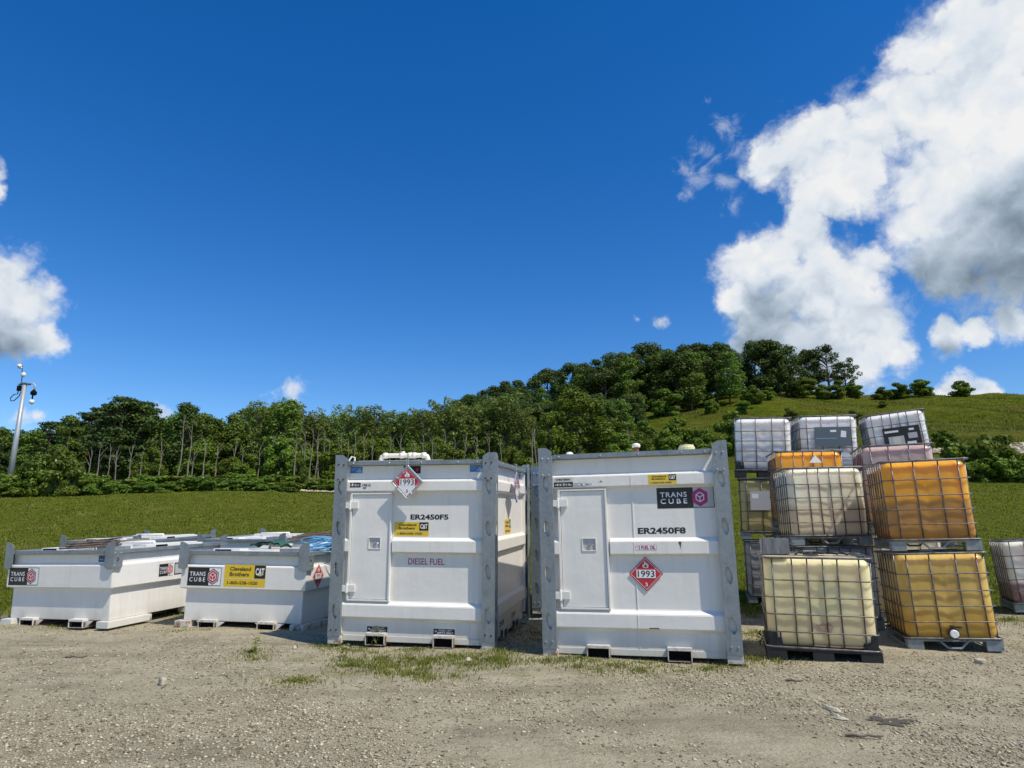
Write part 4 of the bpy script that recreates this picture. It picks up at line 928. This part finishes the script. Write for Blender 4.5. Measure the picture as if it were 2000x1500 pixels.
T_ = {'broad': [make_tree('broad', s, LF_BRT, BARK) for s in (1, 2)],
      'dark': [make_tree('broad', s, LF_DRK, BARK) for s in (3, 4, 5)],
      'talldark': [make_tree('tall', s, LF_DRK, BARK) for s in (6, 7, 8)],
      'tall': [make_tree('tall', s, LF_DEC, BARK) for s in (9, 10, 11)],
      'airy': [make_tree('airy', s, LF_LOC, BARK) for s in (12, 13, 14)],
      'pine': [make_tree('pine', s, LF_PIN, BARK) for s in (15, 16, 17)],
      'sapling': [make_tree('sapling', s, LF_BRT, BARK) for s in (18, 19, 20)],
      'spread': [make_tree('spread', s, LF_DRK, BARK) for s in (21, 22)]}
NM = {'broad': 'leafy_tree', 'dark': 'dark_tree', 'talldark': 'dark_tree', 'tall': 'leafy_tree', 'airy': 'locust_tree', 'pine': 'pine_tree', 'sapling': 'bushy_tree', 'spread': 'oak_tree'}
TN = [0]
def tree(kind, px, top, Y, label, group, wid=1., bury=.0):
    TN[0] += 1; P = world_at(px, Y); h = row_z(px, top, Y)-P.z+bury; k = h/9.9; v = T_[kind][TN[0] % len(T_[kind])]
    t = empty(NM[kind], (P.x, P.y, P.z-bury), (0, 0, random.uniform(0, 6.28)), label, 'tree', group)
    t.scale = (k*wid, k*wid, k)
    link('crown', v[0], t); link('trunk', v[1], t)
    return t
rt_ = random.Random(5)
SKL = [(-200, 820), (-60, 830), (0, 838), (60, 828), (100, 815), (150, 800), (190, 788), (225, 772), (255, 776), (290, 800), (325, 806), (345, 788), (375, 790), (400, 803), (430, 806), (460, 808), (490, 786), (540, 778), (580, 795), (625, 806), (660, 788), (700, 796), (740, 794), (780, 800), (820, 796), (860, 784), (900, 780), (950, 778), (1000, 770), (1040, 800)]
def skl(x): return float(np.interp(x, [a for a, b in SKL], [b for a, b in SKL]))
# left wood, front row
GW = 'trees of the wood beyond the grass bank'
x = -140
while x < 1050:
    k = ('pine' if x < 330 and rt_.random() < .7 else ('tall' if x < 480 or rt_.random() < .3 else 'airy'))
    if 330 < x < 400: k = 'tall'
    lab = {'pine': 'dark pine in the left part of the wood beyond the grass bank', 'tall': 'narrow mid green tree in the wood beyond the grass bank', 'airy': 'feathery light green tree with a pale stem in the wood beyond the grass bank'}[k]
    tree(k, x, skl(x)+rt_.uniform(-3, 12), rt_.uniform(72, 80), lab, GW, rt_.uniform(.9, 1.15)*(1.25 if k == 'pine' else 1.2))
    x += rt_.uniform(26, 36)
x = -120
while x < 1060:
    k = 'talldark' if x < 500 else rt_.choice(['talldark', 'tall', 'airy'])
    tree(k, x, skl(x)+rt_.uniform(8, 24), rt_.uniform(84, 92), 'shaded tree in the second row of the wood beyond the grass bank', GW, 1.35)
    x += rt_.uniform(30, 38)
x = -120
while x < 1080:
    tree('dark', x, skl(x)+rt_.uniform(28, 45), rt_.uniform(96, 104), 'dark full crowned tree deep in the wood beyond the grass bank', GW, 1.15)
    x += rt_.uniform(42, 55)
# the trees that stand out
tree('pine', 222, 771, 70, 'tallest dark pine of the left wood, broad crown against the sky', None, 1.2)
tree('talldark', 264, 779, 71, 'narrow dark tree just right of the tallest pine', None, 1.2)
tree('pine', 192, 786, 71, 'dark pine just left of the tallest pine', None, 1.1)
tree('talldark', 352, 786, 70, 'dark round topped tree standing alone above the left wood skyline', None, 1.1)
tree('airy', 494, 783, 70, 'thin see-through tree poking above the middle of the wood', None, .9)
tree('tall', 545, 777, 70, 'pointed mid green tree under the small white cloud', None, 1.3)
tree('broad', 1128, 762, 74, 'big bright green round tree above the fuel oil tank', None, 1.3)
tree('broad', 1075, 800, 72, 'mid green round tree left of the big bright round tree', None, .7)
tree('tall', 1215, 778, 78, 'narrow leafy tree right of the big bright round tree', None, 1.2)
tree('tall', 1262, 822, 68, 'low leafy tree at the foot of the grassy hill, right of the narrow tree', None, 1.6)
for px, top, Y, wd, lb in ((1330, 815, 66, 1.1, 'dark bushy tree at the hill foot above the right end of the fuel oil tank'), (1375, 832, 64, 1.1, 'low round bushy tree beside the fuel oil tank post'), (1432, 800, 68, .9, 'bushy tree at the hill foot left of the white totes'), (1300, 838, 62, 1.1, 'low bushy tree behind the vent cap of the fuel oil tank'), (1215, 842, 62, 1.1, 'low bushy tree behind the middle of the fuel oil tank'), (1405, 850, 60, 1., 'small bushy tree between the fuel oil tank post and the white totes')):
    tree('sapling', px, top, Y, lb, None, wd)
# ridge wood
GR = 'dark trees of the wood on the hill ridge'
RT = [(860, 796), (890, 782), (915, 770), (940, 758), (965, 748), (990, 742), (1015, 740), (1045, 738), (1070, 722), (1095, 716), (1120, 708), (1145, 700), (1170, 696), (1195, 688), (1220, 680), (1245, 678), (1268, 672), (1290, 675), (1312, 672), (1338, 668), (1362, 664), (1388, 662), (1412, 664), (1425, 672), (1462, 690), (1478, 668), (1502, 664), (1525, 664), (1538, 676)]
for i, (px, tp) in enumerate(RT):
    tree('dark' if i % 3 else 'talldark', px, tp+rt_.uniform(-3, 9), rt_.uniform(160, 176), 'dark leafy tree in the wood on the hill ridge', GR, 1.15 if i % 2 == 0 else .85)
for i, (px, tp) in enumerate(RT[::1]):
    if px < 1450: tree(rt_.choice(['talldark', 'dark', 'tall']), px+14, tp+rt_.uniform(14, 34), rt_.uniform(146, 158), 'dark leafy tree at the lower edge of the wood on the hill ridge', GR, 1.3)
for px, tp in [(x, 790+(x-1000)*-.09+rt_.uniform(-6, 10)) for x in range(880, 1260, 26)]:
    tree('dark', px, tp, rt_.uniform(112, 130), 'dark tree on the wooded flank below the hill ridge', 'dark trees on the wooded flank below the ridge', 1.1)
tree('dark', 1580, 682, 170, 'dense dark oak at the left of the pair standing apart on the hill crest', None, .85)
tree('spread', 1622, 672, 168, 'wide open crowned oak standing apart on the hill crest', None, 1.0)
tree('spread', 1655, 706, 170, 'low right hand oak with arching branches on the hill crest', None, 1.0)
HB = [(1300, 760, 132, 'small round tree alone on the lower left of the grassy hill'), (1392, 780, 126, 'faint small bush in the middle of the grassy hill'), (1470, 752, 140, 'round bushy tree on the hill below the ridge wood gap'), (1500, 756, 148, 'low bush right beside the round bushy tree on the hill'),
      (1572, 737, 160, 'leftmost bright bush in the row under the hill crest oaks'), (1606, 750, 158, 'second bright bush in the row under the hill crest oaks'), (1638, 742, 158, 'third darker bush in the row under the hill crest oaks'), (1665, 748, 162, 'rightmost bush in the row under the hill crest oaks'),
      (1725, 755, 166, 'small bush left of the dark bushes on the hill skyline'), (1757, 747, 168, 'dark round bush in the middle of the hill skyline'), (1797, 741, 168, 'dark upright bush right of the round one on the hill skyline'), (1880, 742, 166, 'lone ragged bush at the right of the hill skyline'),
      (1545, 795, 110, 'tiny bush low on the hill above the white totes'), (1455, 782, 120, 'dark bush in the hollow of the grassy hill'), (1725, 782, 140, 'tiny bush below the dark bushes of the hill skyline'), (1670, 800, 108, 'low bush behind the gap of the white totes'), (1845, 838, 66, 'small leafy bush above the rocky bank at the right')]
for px, tp, Y, lb in HB: tree('sapling', px, tp, Y, lb, None, rt_.uniform(1.3, 1.8))
for i, px in enumerate(range(300, 1060, 46)):
    tree('sapling' if i % 3 else 'broad', px+rt_.uniform(-14, 14), rt_.uniform(848, 895), rt_.uniform(63, 70), 'young bright green tree filling the edge of the wood', 'young trees along the edge of the wood', rt_.uniform(.8, 1.2))
# pale bare trunks at the wood's edge
def snag(px, top, Y, label, dead=True):
    P = world_at(px, Y); H = row_z(px, top, Y)-P.z; rr = random.Random(px); b = MB(); pts = []; x = y = 0
    for k in range(9): pts.append((x, y, H*k/8)); x += rr.uniform(-.09, .09)*H/6; y += rr.uniform(-.05, .05)*H/6
    b.tube(pts, [rr.uniform(.05, .085)*(1.15-.11*k) for k in range(9)], 6)
    for k in (5, 6, 7):
        a = Vector(pts[k]); dd = Vector((rr.uniform(-.6, .6), rr.uniform(-.3, .3), 1)); b.tube([a, a+dd*.5, a+dd*.9], [.03, .018, .008], 5)
    o = b.build('bare_trunk', BARKP, None, P); tag(o, label, 'tree', 'pale bare trunks at the edge of the wood')
for i, (px, tp) in enumerate([(168, 880), (205, 872), (222, 880), (247, 868), (344, 812), (362, 830), (420, 870), (500, 870), (555, 862), (592, 838), (602, 836), (612, 840), (620, 852), (640, 858), (690, 850), (760, 852), (845, 858), (905, 850), (1040, 836), (1048, 838), (1230, 840), (372, 880), (395, 862), (452, 858), (470, 876), (528, 850), (548, 874), (572, 846), (583, 868), (632, 842), (662, 850), (676, 862), (708, 846), (726, 858), (784, 848), (806, 862), (828, 850), (868, 846), (885, 858), (930, 852), (955, 846), (978, 858), (120, 876), (186, 868), (268, 884), (308, 862)]):
    snag(px, tp, rt_.uniform(62, 66), {4: 'tallest pale bare trunk with a forked top left of centre in the wood', 5: 'pale curved trunk just right of the tallest bare one'}.get(i, 'pale bare trunk at the edge of the wood'))

# large-leaved shrubs on the crest of the bank
def shrub_mesh(seed, W_, H_, n, sz, leaf, stems=True):
    rr = random.Random(seed); rng = np.random.default_rng(seed); cl = []
    for k in range(26):
        a = rr.uniform(0, 6.28); q = rr.uniform(0, 1)**.5*.8; h = rr.uniform(.08, 1)*(1-.55*q*q)
        cl.append(((q*W_/2*math.cos(a), q*W_/2*math.sin(a)*.7, h*H_*.88), (W_*.13, W_*.13, H_*.12)))
    V, F = clump_leaves(cl, n, sz)
    b = MB()
    for c, r in cl[::2]: b.tube([(c[0]*.3, c[1]*.3, 0), (c[0]*.7, c[1]*.7, c[2]*.5), c], [.03, .02, .008], 5)
    return np_mesh('shrub_leaves', V, F, leaf), b.mesh('shrub_stems', BARK)
SH = [shrub_mesh(s, 4., 3., 520, .15, LF_KNO) for s in (31, 32, 33)]
SHD = [shrub_mesh(s, 4., 3., 300, .19, LF_BRT) for s in (34, 35)]
def shrub(px, top, Y, wpx, label, group=None, dark=False):
    TN[0] += 1; P = world_at(px, Y); h = row_z(px, top, Y)-P.z+.15; v = (SHD if dark else SH)[TN[0] % (2 if dark else 3)]
    o = empty('shrub', (P.x, P.y, P.z-.15), (0, 0, random.uniform(-.5, .5)), label, 'shrub', group); k = wpx/1302*Y/4.*1.1; o.scale = (k, k, max(.2, h/3.))
    link('foliage', v[0], o); link('stem', v[1], o)
for px, tp, Y, wp, lb in [(95, 872, 47, 105, 'tallest yellow green shrub right of the camera pole'), (60, 905, 46, 90, 'wide leafy shrub at the foot of the camera pole'), (10, 940, 45, 80, 'low shrub left of the camera pole foot'), (135, 900, 46, 70, 'mid height shrub right of the tallest yellow green one'), (-40, 935, 45, 80, 'low shrub at the left frame edge')]:
    shrub(px, tp, Y, wp, lb, 'large leaved shrubs along the crest of the bank')
for px, tp, wp in [(165, 930, 60), (195, 926, 60), (225, 940, 50), (285, 945, 60), (320, 940, 60), (355, 934, 70), (392, 926, 70), (430, 932, 70), (465, 934, 70), (500, 936, 60), (530, 946, 50), (560, 952, 45)]:
    shrub(px, tp, 47+rt_.uniform(-.7, .7), wp, 'knee high light green shrub in the row along the crest of the bank', 'low shrubs in the row along the crest of the bank')
for px in range(-120, 1100, 60):
    shrub(px, 880+rt_.uniform(-14, 14), 93+rt_.uniform(-2, 2), 120, 'tall dark thicket shrub deep inside the wood', 'thicket shrubs deep inside the wood', True)
for px in range(-60, 1060, 44):
    shrub(px, 925+rt_.uniform(-12, 10)+(8 if px > 560 else 0), 58+rt_.uniform(-2, 2), 90, 'dark undergrowth shrub at the foot of the wood', 'undergrowth shrubs at the foot of the wood', True)
for px, tp, Y, wp, lb in [(1885, 850, 44, 90, 'tall leafy shrub left of the pair on the right hand bank'), (1945, 838, 43, 110, 'tallest leafy shrub on the bank at the right edge'), (2010, 870, 42, 90, 'leafy shrub cut by the right frame edge'), (1915, 890, 42, 80, 'low leafy shrub in front of the tall ones at the right'), (1975, 885, 41.5, 90, 'low leafy shrub beside the right frame edge'), (1862, 905, 43, 50, 'small leafy shrub behind the deep orange tote')]:
    shrub(px, tp, Y, wp, lb, None, True)
shrub(1008, 880, 22, 60, 'light green weed shrub seen over the roof edge between the two tall tanks')

# rocks in rows on the bank
def rocks(name, pts, smin, smax, seed):
    rng = np.random.default_rng(seed); n = len(pts)
    base = np.array([(1, 0, 0), (-.9, .2, 0), (0, 1, .1), (.1, -1, 0), (.1, .1, .8), (-.1, 0, -.7)], float)
    fc = np.array([(0, 2, 4), (2, 1, 4), (1, 3, 4), (3, 0, 4), (2, 0, 5), (1, 2, 5), (3, 1, 5), (0, 3, 5)])
    s = smin*(smax/smin)**(rng.random(n)**2.2); A = rng.uniform(0, 6.28, n)
    V = base[None]*(1+rng.uniform(-.35, .35, (n, 6, 3)))*np.stack([s, s*rng.uniform(.5, 1, n), s*rng.uniform(.35, .7, n)], 1)[:, None]
    c, s2 = np.cos(A)[:, None], np.sin(A)[:, None]; X = V[..., 0]*c-V[..., 1]*s2; Y = V[..., 0]*s2+V[..., 1]*c
    V = np.stack([X, Y, V[..., 2]], -1)+pts[:, None]
    F = (fc[None]+(np.arange(n)*6)[:, None, None]).reshape(-1, 3)
    return link(name, np_mesh(name, V.reshape(-1, 3), F, STONE))
pts = []
for _ in range(700):
    px = rt_.uniform(552, 720); P = world_at(px, rt_.uniform(48, 50.5)); pts.append((P.x, P.y, P.z+.10))
tag(rocks('rock_bank', np.array(pts), .06, .22, 3), 'line of loose rocks at the edge of the wood left of the diesel tank', 'rocks', kind='stuff')
pts = []
for _ in range(2600):
    px = rt_.uniform(1790, 2080); P = world_at(px, rt_.uniform(56, 64)); pts.append((P.x, P.y, P.z+.08))
tag(rocks('rock_bank', np.array(pts), .08, .35, 4), 'grey rubble bank behind the shrubs at the right', 'rocks', kind='stuff')

# ------------------------------------------------------------------ gravel, weeds, grass
n = 230000
yy = 3.9*(12.6/3.9)**RNG.random(n); xx = (RNG.random(n)*2-1)*yy*.95
dn = np.sin(xx*1.1+yy*.7)+np.sin(xx*.5-yy*1.9+1)+.8*np.sin(xx*3.1+yy*2.3); keep = RNG.random(n) < (.46+.24*dn); xx, yy = xx[keep], yy[keep]
pts = np.stack([xx, yy, terr(xx, yy)+.002], 1)
tag(rocks('gravel', pts, .0038, .022, 5), 'loose grey gravel spread over the yard', 'gravel', kind='stuff')
def one_rock(px, py, s, label, name='stone', cat='stone', asp=(1, .8, .7)):
    d = ray(px, py); k = -EYE.z/d.z; P = EYE+d*k; bm = bmesh.new(); bmesh.ops.create_icosphere(bm, subdivisions=3, radius=1)
    rr = random.Random(px); o1, o2 = rr.uniform(0, 9), rr.uniform(0, 9)
    for v in bm.verts:
        c = v.co; f = 1+.14*math.sin(c.x*3+o1)+.12*math.sin(c.y*4+o2)+.08*math.sin(c.z*5+o1); v.co = Vector((c.x*asp[0], c.y*asp[1], c.z*asp[2]))*s*f
    me = bpy.data.meshes.new(name); bm.to_mesh(me); bm.free(); me.materials.append(SPALE)
    o = link(name, me, None, (P.x, P.y, float(terr(P.x, P.y))+s*asp[2]*.6), (0, 0, rr.uniform(0, 6))); tag(o, label, cat)
SPALE = mat('pale_stone', rough=1., spec=.05, build=lambda g, p: (g.put(g.ramp(g.noise(g.obj(), 30, 5, .6), (.3, (.34, .30, .22)), (.7, (.56, .51, .40))), p.inputs['Base Color']), g.bump(g.noise(g.obj(), 40, 4), .6, .01, p))[0])
one_rock(317, 1338, .055, 'pale fist sized stone lying alone on the gravel at the left', asp=(1, .7, .85))
one_rock(1625, 1387, .07, 'flat pale stone on the gravel below the front tote', asp=(1.2, .6, .25))
one_rock(1643, 1404, .045, 'small flat brown stone just below the flat pale one', asp=(1.2, .6, .3))
one_rock(1153, 1266, .04, 'white pebble in front of the fuel oil tank foot')
one_rock(575, 1267, .035, 'white pebble in front of the low tank with rusty feet')
one_rock(1915, 1296, .05, 'pale stone on the gravel near the right edge')
one_rock(915, 1294, .04, 'white pebble before the right post of the diesel tank')
def gstick(px, py, L_, ang, label):
    d = ray(px, py); k = -EYE.z/d.z; P = EYE+d*k; rr = random.Random(px)
    pts_ = [(L_*(q/5-.5), rr.uniform(-.01, .01), .012+rr.uniform(0, .012)) for q in range(6)]
    o = MB().tube(pts_, [.010, .011, .009, .008, .009, .006], 6).build('twig', WOOD, None, (P.x, P.y, float(terr(P.x, P.y))), (0, 0, R(ang))); tag(o, label, 'twig')
gstick(1688, 1439, .24, -14, 'thin dark twig on the gravel at the lower right')
gstick(1551, 1329, .16, -12, 'short dark twig on the gravel below the front tote')
gstick(148, 1284, .25, 4, 'short brown twig on the gravel below the far left tank')

STAIN = mat('oil_stain', (.075, .062, .045), .8)
d_ = ray(1742, 1407); k_ = -EYE.z/d_.z; cx_, cy_ = EYE.x+d_.x*k_, d_.y*k_; vs = [(0, 0, float(terr(cx_, cy_))+.006)]
for q in range(40):
    a = 2*math.pi*q/40; rr_ = .10+.03*math.sin(3*a+1)+.028*math.sin(7*a)+.015*math.sin(13*a+2); x, y = 1.5*rr_*math.cos(a), rr_*math.sin(a); vs.append((x, y, float(terr(cx_+x, cy_+y))+.006))
o = MB().add(vs, [(0, q+1, (q+1) % 40+1) for q in range(40)]).build('oil_stain', STAIN, None, (cx_, cy_, 0)); tag(o, 'ragged dark stain on the gravel at the lower right', 'stain')
def blades(P, h, leaf, name, wd=.006, lean=.5):
    n = len(P); wd = wd*np.maximum(1, P[:, 1]/16); A = RNG.uniform(0, 6.28, n); H_ = h*RNG.uniform(.45, 1.2, n)*(1+.35*np.sin(P[:, 0]*2.3+2*np.sin(P[:, 1]*.9))*np.sin(P[:, 1]*1.7+1.5*np.sin(P[:, 0]*.7))); ln = RNG.uniform(.1, lean, n)*H_
    dx, dy = np.cos(A), np.sin(A); z = np.zeros(n); wq = wd*RNG.uniform(.6, 1.5, n)
    b0 = P+np.stack([-dy*wq, dx*wq, z-.01], 1); b1 = P+np.stack([dy*wq, -dx*wq, z-.01], 1)
    m0 = P+np.stack([dx*ln*.4-dy*wq*.7, dy*ln*.4+dx*wq*.7, H_*.6], 1); m1 = P+np.stack([dx*ln*.4+dy*wq*.7, dy*ln*.4-dx*wq*.7, H_*.6], 1)
    t = P+np.stack([dx*ln, dy*ln, H_], 1); t2 = t+np.stack([dy*wq*.1, -dx*wq*.1, z], 1)
    V = np.stack([b0, b1, m1, m0, t2, t], 1).reshape(-1, 3); k = np.arange(n)[:, None]*6
    F = np.concatenate([k+np.array([[0, 1, 2, 3]]), k+np.array([[3, 2, 4, 5]])])
    return link(name, np_mesh(name, V, F, leaf))
def patch_pts(lst, dens_):
    out = []
    for px, py, rx, ry, n_ in lst:
        d = ray(px, py); k = -EYE.z/d.z; P = EYE+d*k
        nn = int(n_*dens_); k_ = max(3, int(rx*ry*45)); cc = RNG.normal(size=(k_, 2))*[rx*.5, ry*.5]; q = cc[(RNG.random(nn)**1.5*k_).astype(int)]+RNG.normal(size=(nn, 2))*RNG.choice([.04, .09, .2], size=(nn, 1)); out.append(np.stack([P.x+q[:, 0], P.y+q[:, 1]], 1))
    q = np.concatenate(out); return np.stack([q[:, 0], q[:, 1], terr(q[:, 0], q[:, 1])], 1)
GP = [(590, 1325, .45, .2, 350), (515, 1278, .25, .35, 200), (760, 1300, 1.0, .4, 900), (720, 1290, .4, .4, 260), (860, 1290, .7, .3, 500), (950, 1298, .5, .4, 420), (830, 1320, .8, .2, 380), (700, 1268, .5, .2, 200), (1010, 1290, .4, .3, 260),
      (1240, 1305, .8, .2, 420), (1180, 1298, .35, .15, 150), (1475, 1290, .2, .4, 260), (1080, 1296, .3, .2, 120), (1990, 1220, .5, .6, 500), (1975, 1190, .6, .8, 600), (1330, 1300, .5, .15, 120), (1460, 1200, .3, .8, 300), (1465, 1240, .25, .6, 200), (650, 1262, .3, .15, 80), (1040, 1240, .6, .8, 300), (690, 1262, .5, .06, 120), (820, 1268, .5, .06, 140), (930, 1274, .4, .06, 90), (1140, 1289, .5, .06, 110), (1280, 1294, .5, .06, 120), (1400, 1300, .4, .06, 90), (350, 1234, .4, .1, 60), (130, 1228, .5, .08, 60)]
tag(blades(patch_pts(GP, 2.0), .034, LF_WEED, 'weeds', .0045, .9), 'sparse yellow green weeds growing in the gravel in front of the tall tanks', 'weeds', kind='stuff')
# grass sward on the bank behind the tanks
n = 190000; yy = 11.8*(46/11.8)**RNG.random(n); xx = (RNG.random(n)*2-1)*yy*.95
P_ = np.stack([xx, yy, terr(xx, yy)], 1); keep = RNG.random(n) < np.clip((yy-11.5)/2, 0, 1); P_ = P_[keep]
LF_GR = leafmat('leaf_lawn', (0.063, 0.085, 0.007), (0.161, 0.178, 0.018), trans=.3)
tag(blades(P_, .055, LF_GR, 'grass', .010, .9), 'short mown grass on the bank behind the tanks', 'grass', kind='stuff')
n = 90000; yy = 64*(186/64)**RNG.random(n); tt = RNG.uniform(.12, .95, n); xx = tt*yy
P_ = np.stack([xx, yy, terr(xx, yy)], 1); cl_ = np.sin(xx*.21+yy*.13+2*np.sin(yy*.11))+np.sin(xx*.07-yy*.19+2*np.sin(xx*.13))+.7*np.sin(xx*.5+yy*.37+3*np.sin(xx*.07)); P_ = P_[RNG.random(n) < np.clip(.45+.3*cl_, .05, 1)]
tag(blades(P_, .30, leafmat('leaf_meadow', (.060, .078, .006), (.110, .122, .012), trans=.3), 'meadow_grass', .0055, .8), 'long meadow grass growing over the hill at the right', 'grass', kind='stuff')
# upright weed in the diesel tank's left fork pocket and a few tall weeds
def weed(px, py, h, n_, label):
    d = ray(px, py); k = -EYE.z/d.z; P = EYE+d*k; rr = random.Random(px+n_); b = MB(); C = []; Nn = []
    for q in range(3):
        a = rr.uniform(0, 6.28); tip = Vector((.05*math.cos(a), .05*math.sin(a), h*rr.uniform(.7, 1))); b.tube([(0, 0, 0), tip*.5, tip], [.004, .003, .002], 5)
        for j in range(n_):
            f = .2+.8*j/n_; c = tip*f; aa = j*2.4+q; C.append((c.x+.035*math.cos(aa), c.y+.035*math.sin(aa), c.z+.008)); Nn.append((.2*math.cos(aa), .2*math.sin(aa), 1))
    V, F = leaf_quads(np.array(C), np.array(Nn), np.full(len(C), .032), .35)
    t = empty('weed_plant', (P.x, P.y, float(terr(P.x, P.y))), (0, 0, 0), label, 'weed'); link('leaves', np_mesh('weed_leaves', V, F, LF_WEED), t); b.build('stem', LF_WEED, t)
weed(733, 1262, .30, 11, 'leafy weed standing in front of the diesel tank\'s left fork pocket')
weed(497, 1276, .20, 8, 'small leafy weed on the gravel in the shade edge left of the diesel tank')
weed(672, 1282, .16, 8, 'low leafy weed before the left foot of the diesel tank')
weed(1485, 1262, .2, 9, 'low leafy weed between the fuel oil tank and the front tote')

# ------------------------------------------------------------------ camera mast
Pm = world_at(14, 49); zt = row_z(41, 752, 49)
MAST = mat('mast_steel', rough=.5, metal=.3, build=lambda g, p: g.put(g.ramp(g.noise(g.scale(g.obj(), (4, 4, .6)), 2, 5), (.3, (.30, .33, .35)), (.7, (.46, .49, .52))), p.inputs['Base Color']))
mast = empty('camera_mast', Pm, (0, 0, 0), 'tall grey steel mast with security cameras and small dishes at its top', 'camera mast')
H = zt-Pm.z; sc = 49/1302
MB().tube([(0, 0, -.1), (0, 0, H)], [.22, .13], 16).build('pole', MAST, mast, smooth=True)
MB().box(-.45, .42, -.06, .06, H, H+.10).box(-.25, .12, -.14, .14, H+.05, H+.16).build('cross_arm', TUBE, mast)
MB().tube([(.30, 0, H+.1), (.62, 0, H+.12), (.78, 0, H-.02), (.78, 0, H-.45)], .055, 10).build('camera_arm', K_GRY, mast, smooth=True)
dc = MB().lathe([(.06, H-.35), (.22, H-.56), (.20, H-.74), (.10, H-.80)], (.76, 0, 0), 16).build('dome_camera', DARK, mast, smooth=True)
MB().lathe([(.13, H-1.14), (.18, H-1.28), (.15, H-1.42), (.06, H-1.48)], (.72, 0, 0), 16).build('white_dome', K_WHT, mast, smooth=True)
MB().tube([(.72, 0, H-.8), (.72, 0, H-1.2)], .05, 8).build('dome_stem', DARK, mast)
MB().tube([(-.28, 0, H-.1), (-.30, 0, H+.55), (-.42, 0, H+1.5)], .035, 8).build('antenna_rod', TUBE, mast)
MB().lathe([(.14, -.06), (.19, 0), (.13, .09)], (-.16, -.1, H+.78), 16, 'Y').build('dish', K_WHT, mast, smooth=True)
MB().lathe([(.12, -.08), (.17, 0), (.12, .12)], (-.55, -.1, H+1.45), 16, 'Y').box(-.62, -.38, -.1, .05, H+1.28, H+1.38).build('dish', K_WHT, mast, smooth=True)
MB().box(-.50, -.26, -.1, .1, H-.45, H-.05).build('junction_box', DARK, mast)
MB().tube([(-.38, 0, H-.2), (-.45, 0, H-.7), (-.7, 0, H-.72), (-.92, 0, H-.98), (-.86, 0, H-1.22), (-.62, 0, H-1.2), (-.3, 0, H-.85), (-.2, 0, H-.5)], .035, 8).build('cable_loop', BLACK, mast, smooth=True)
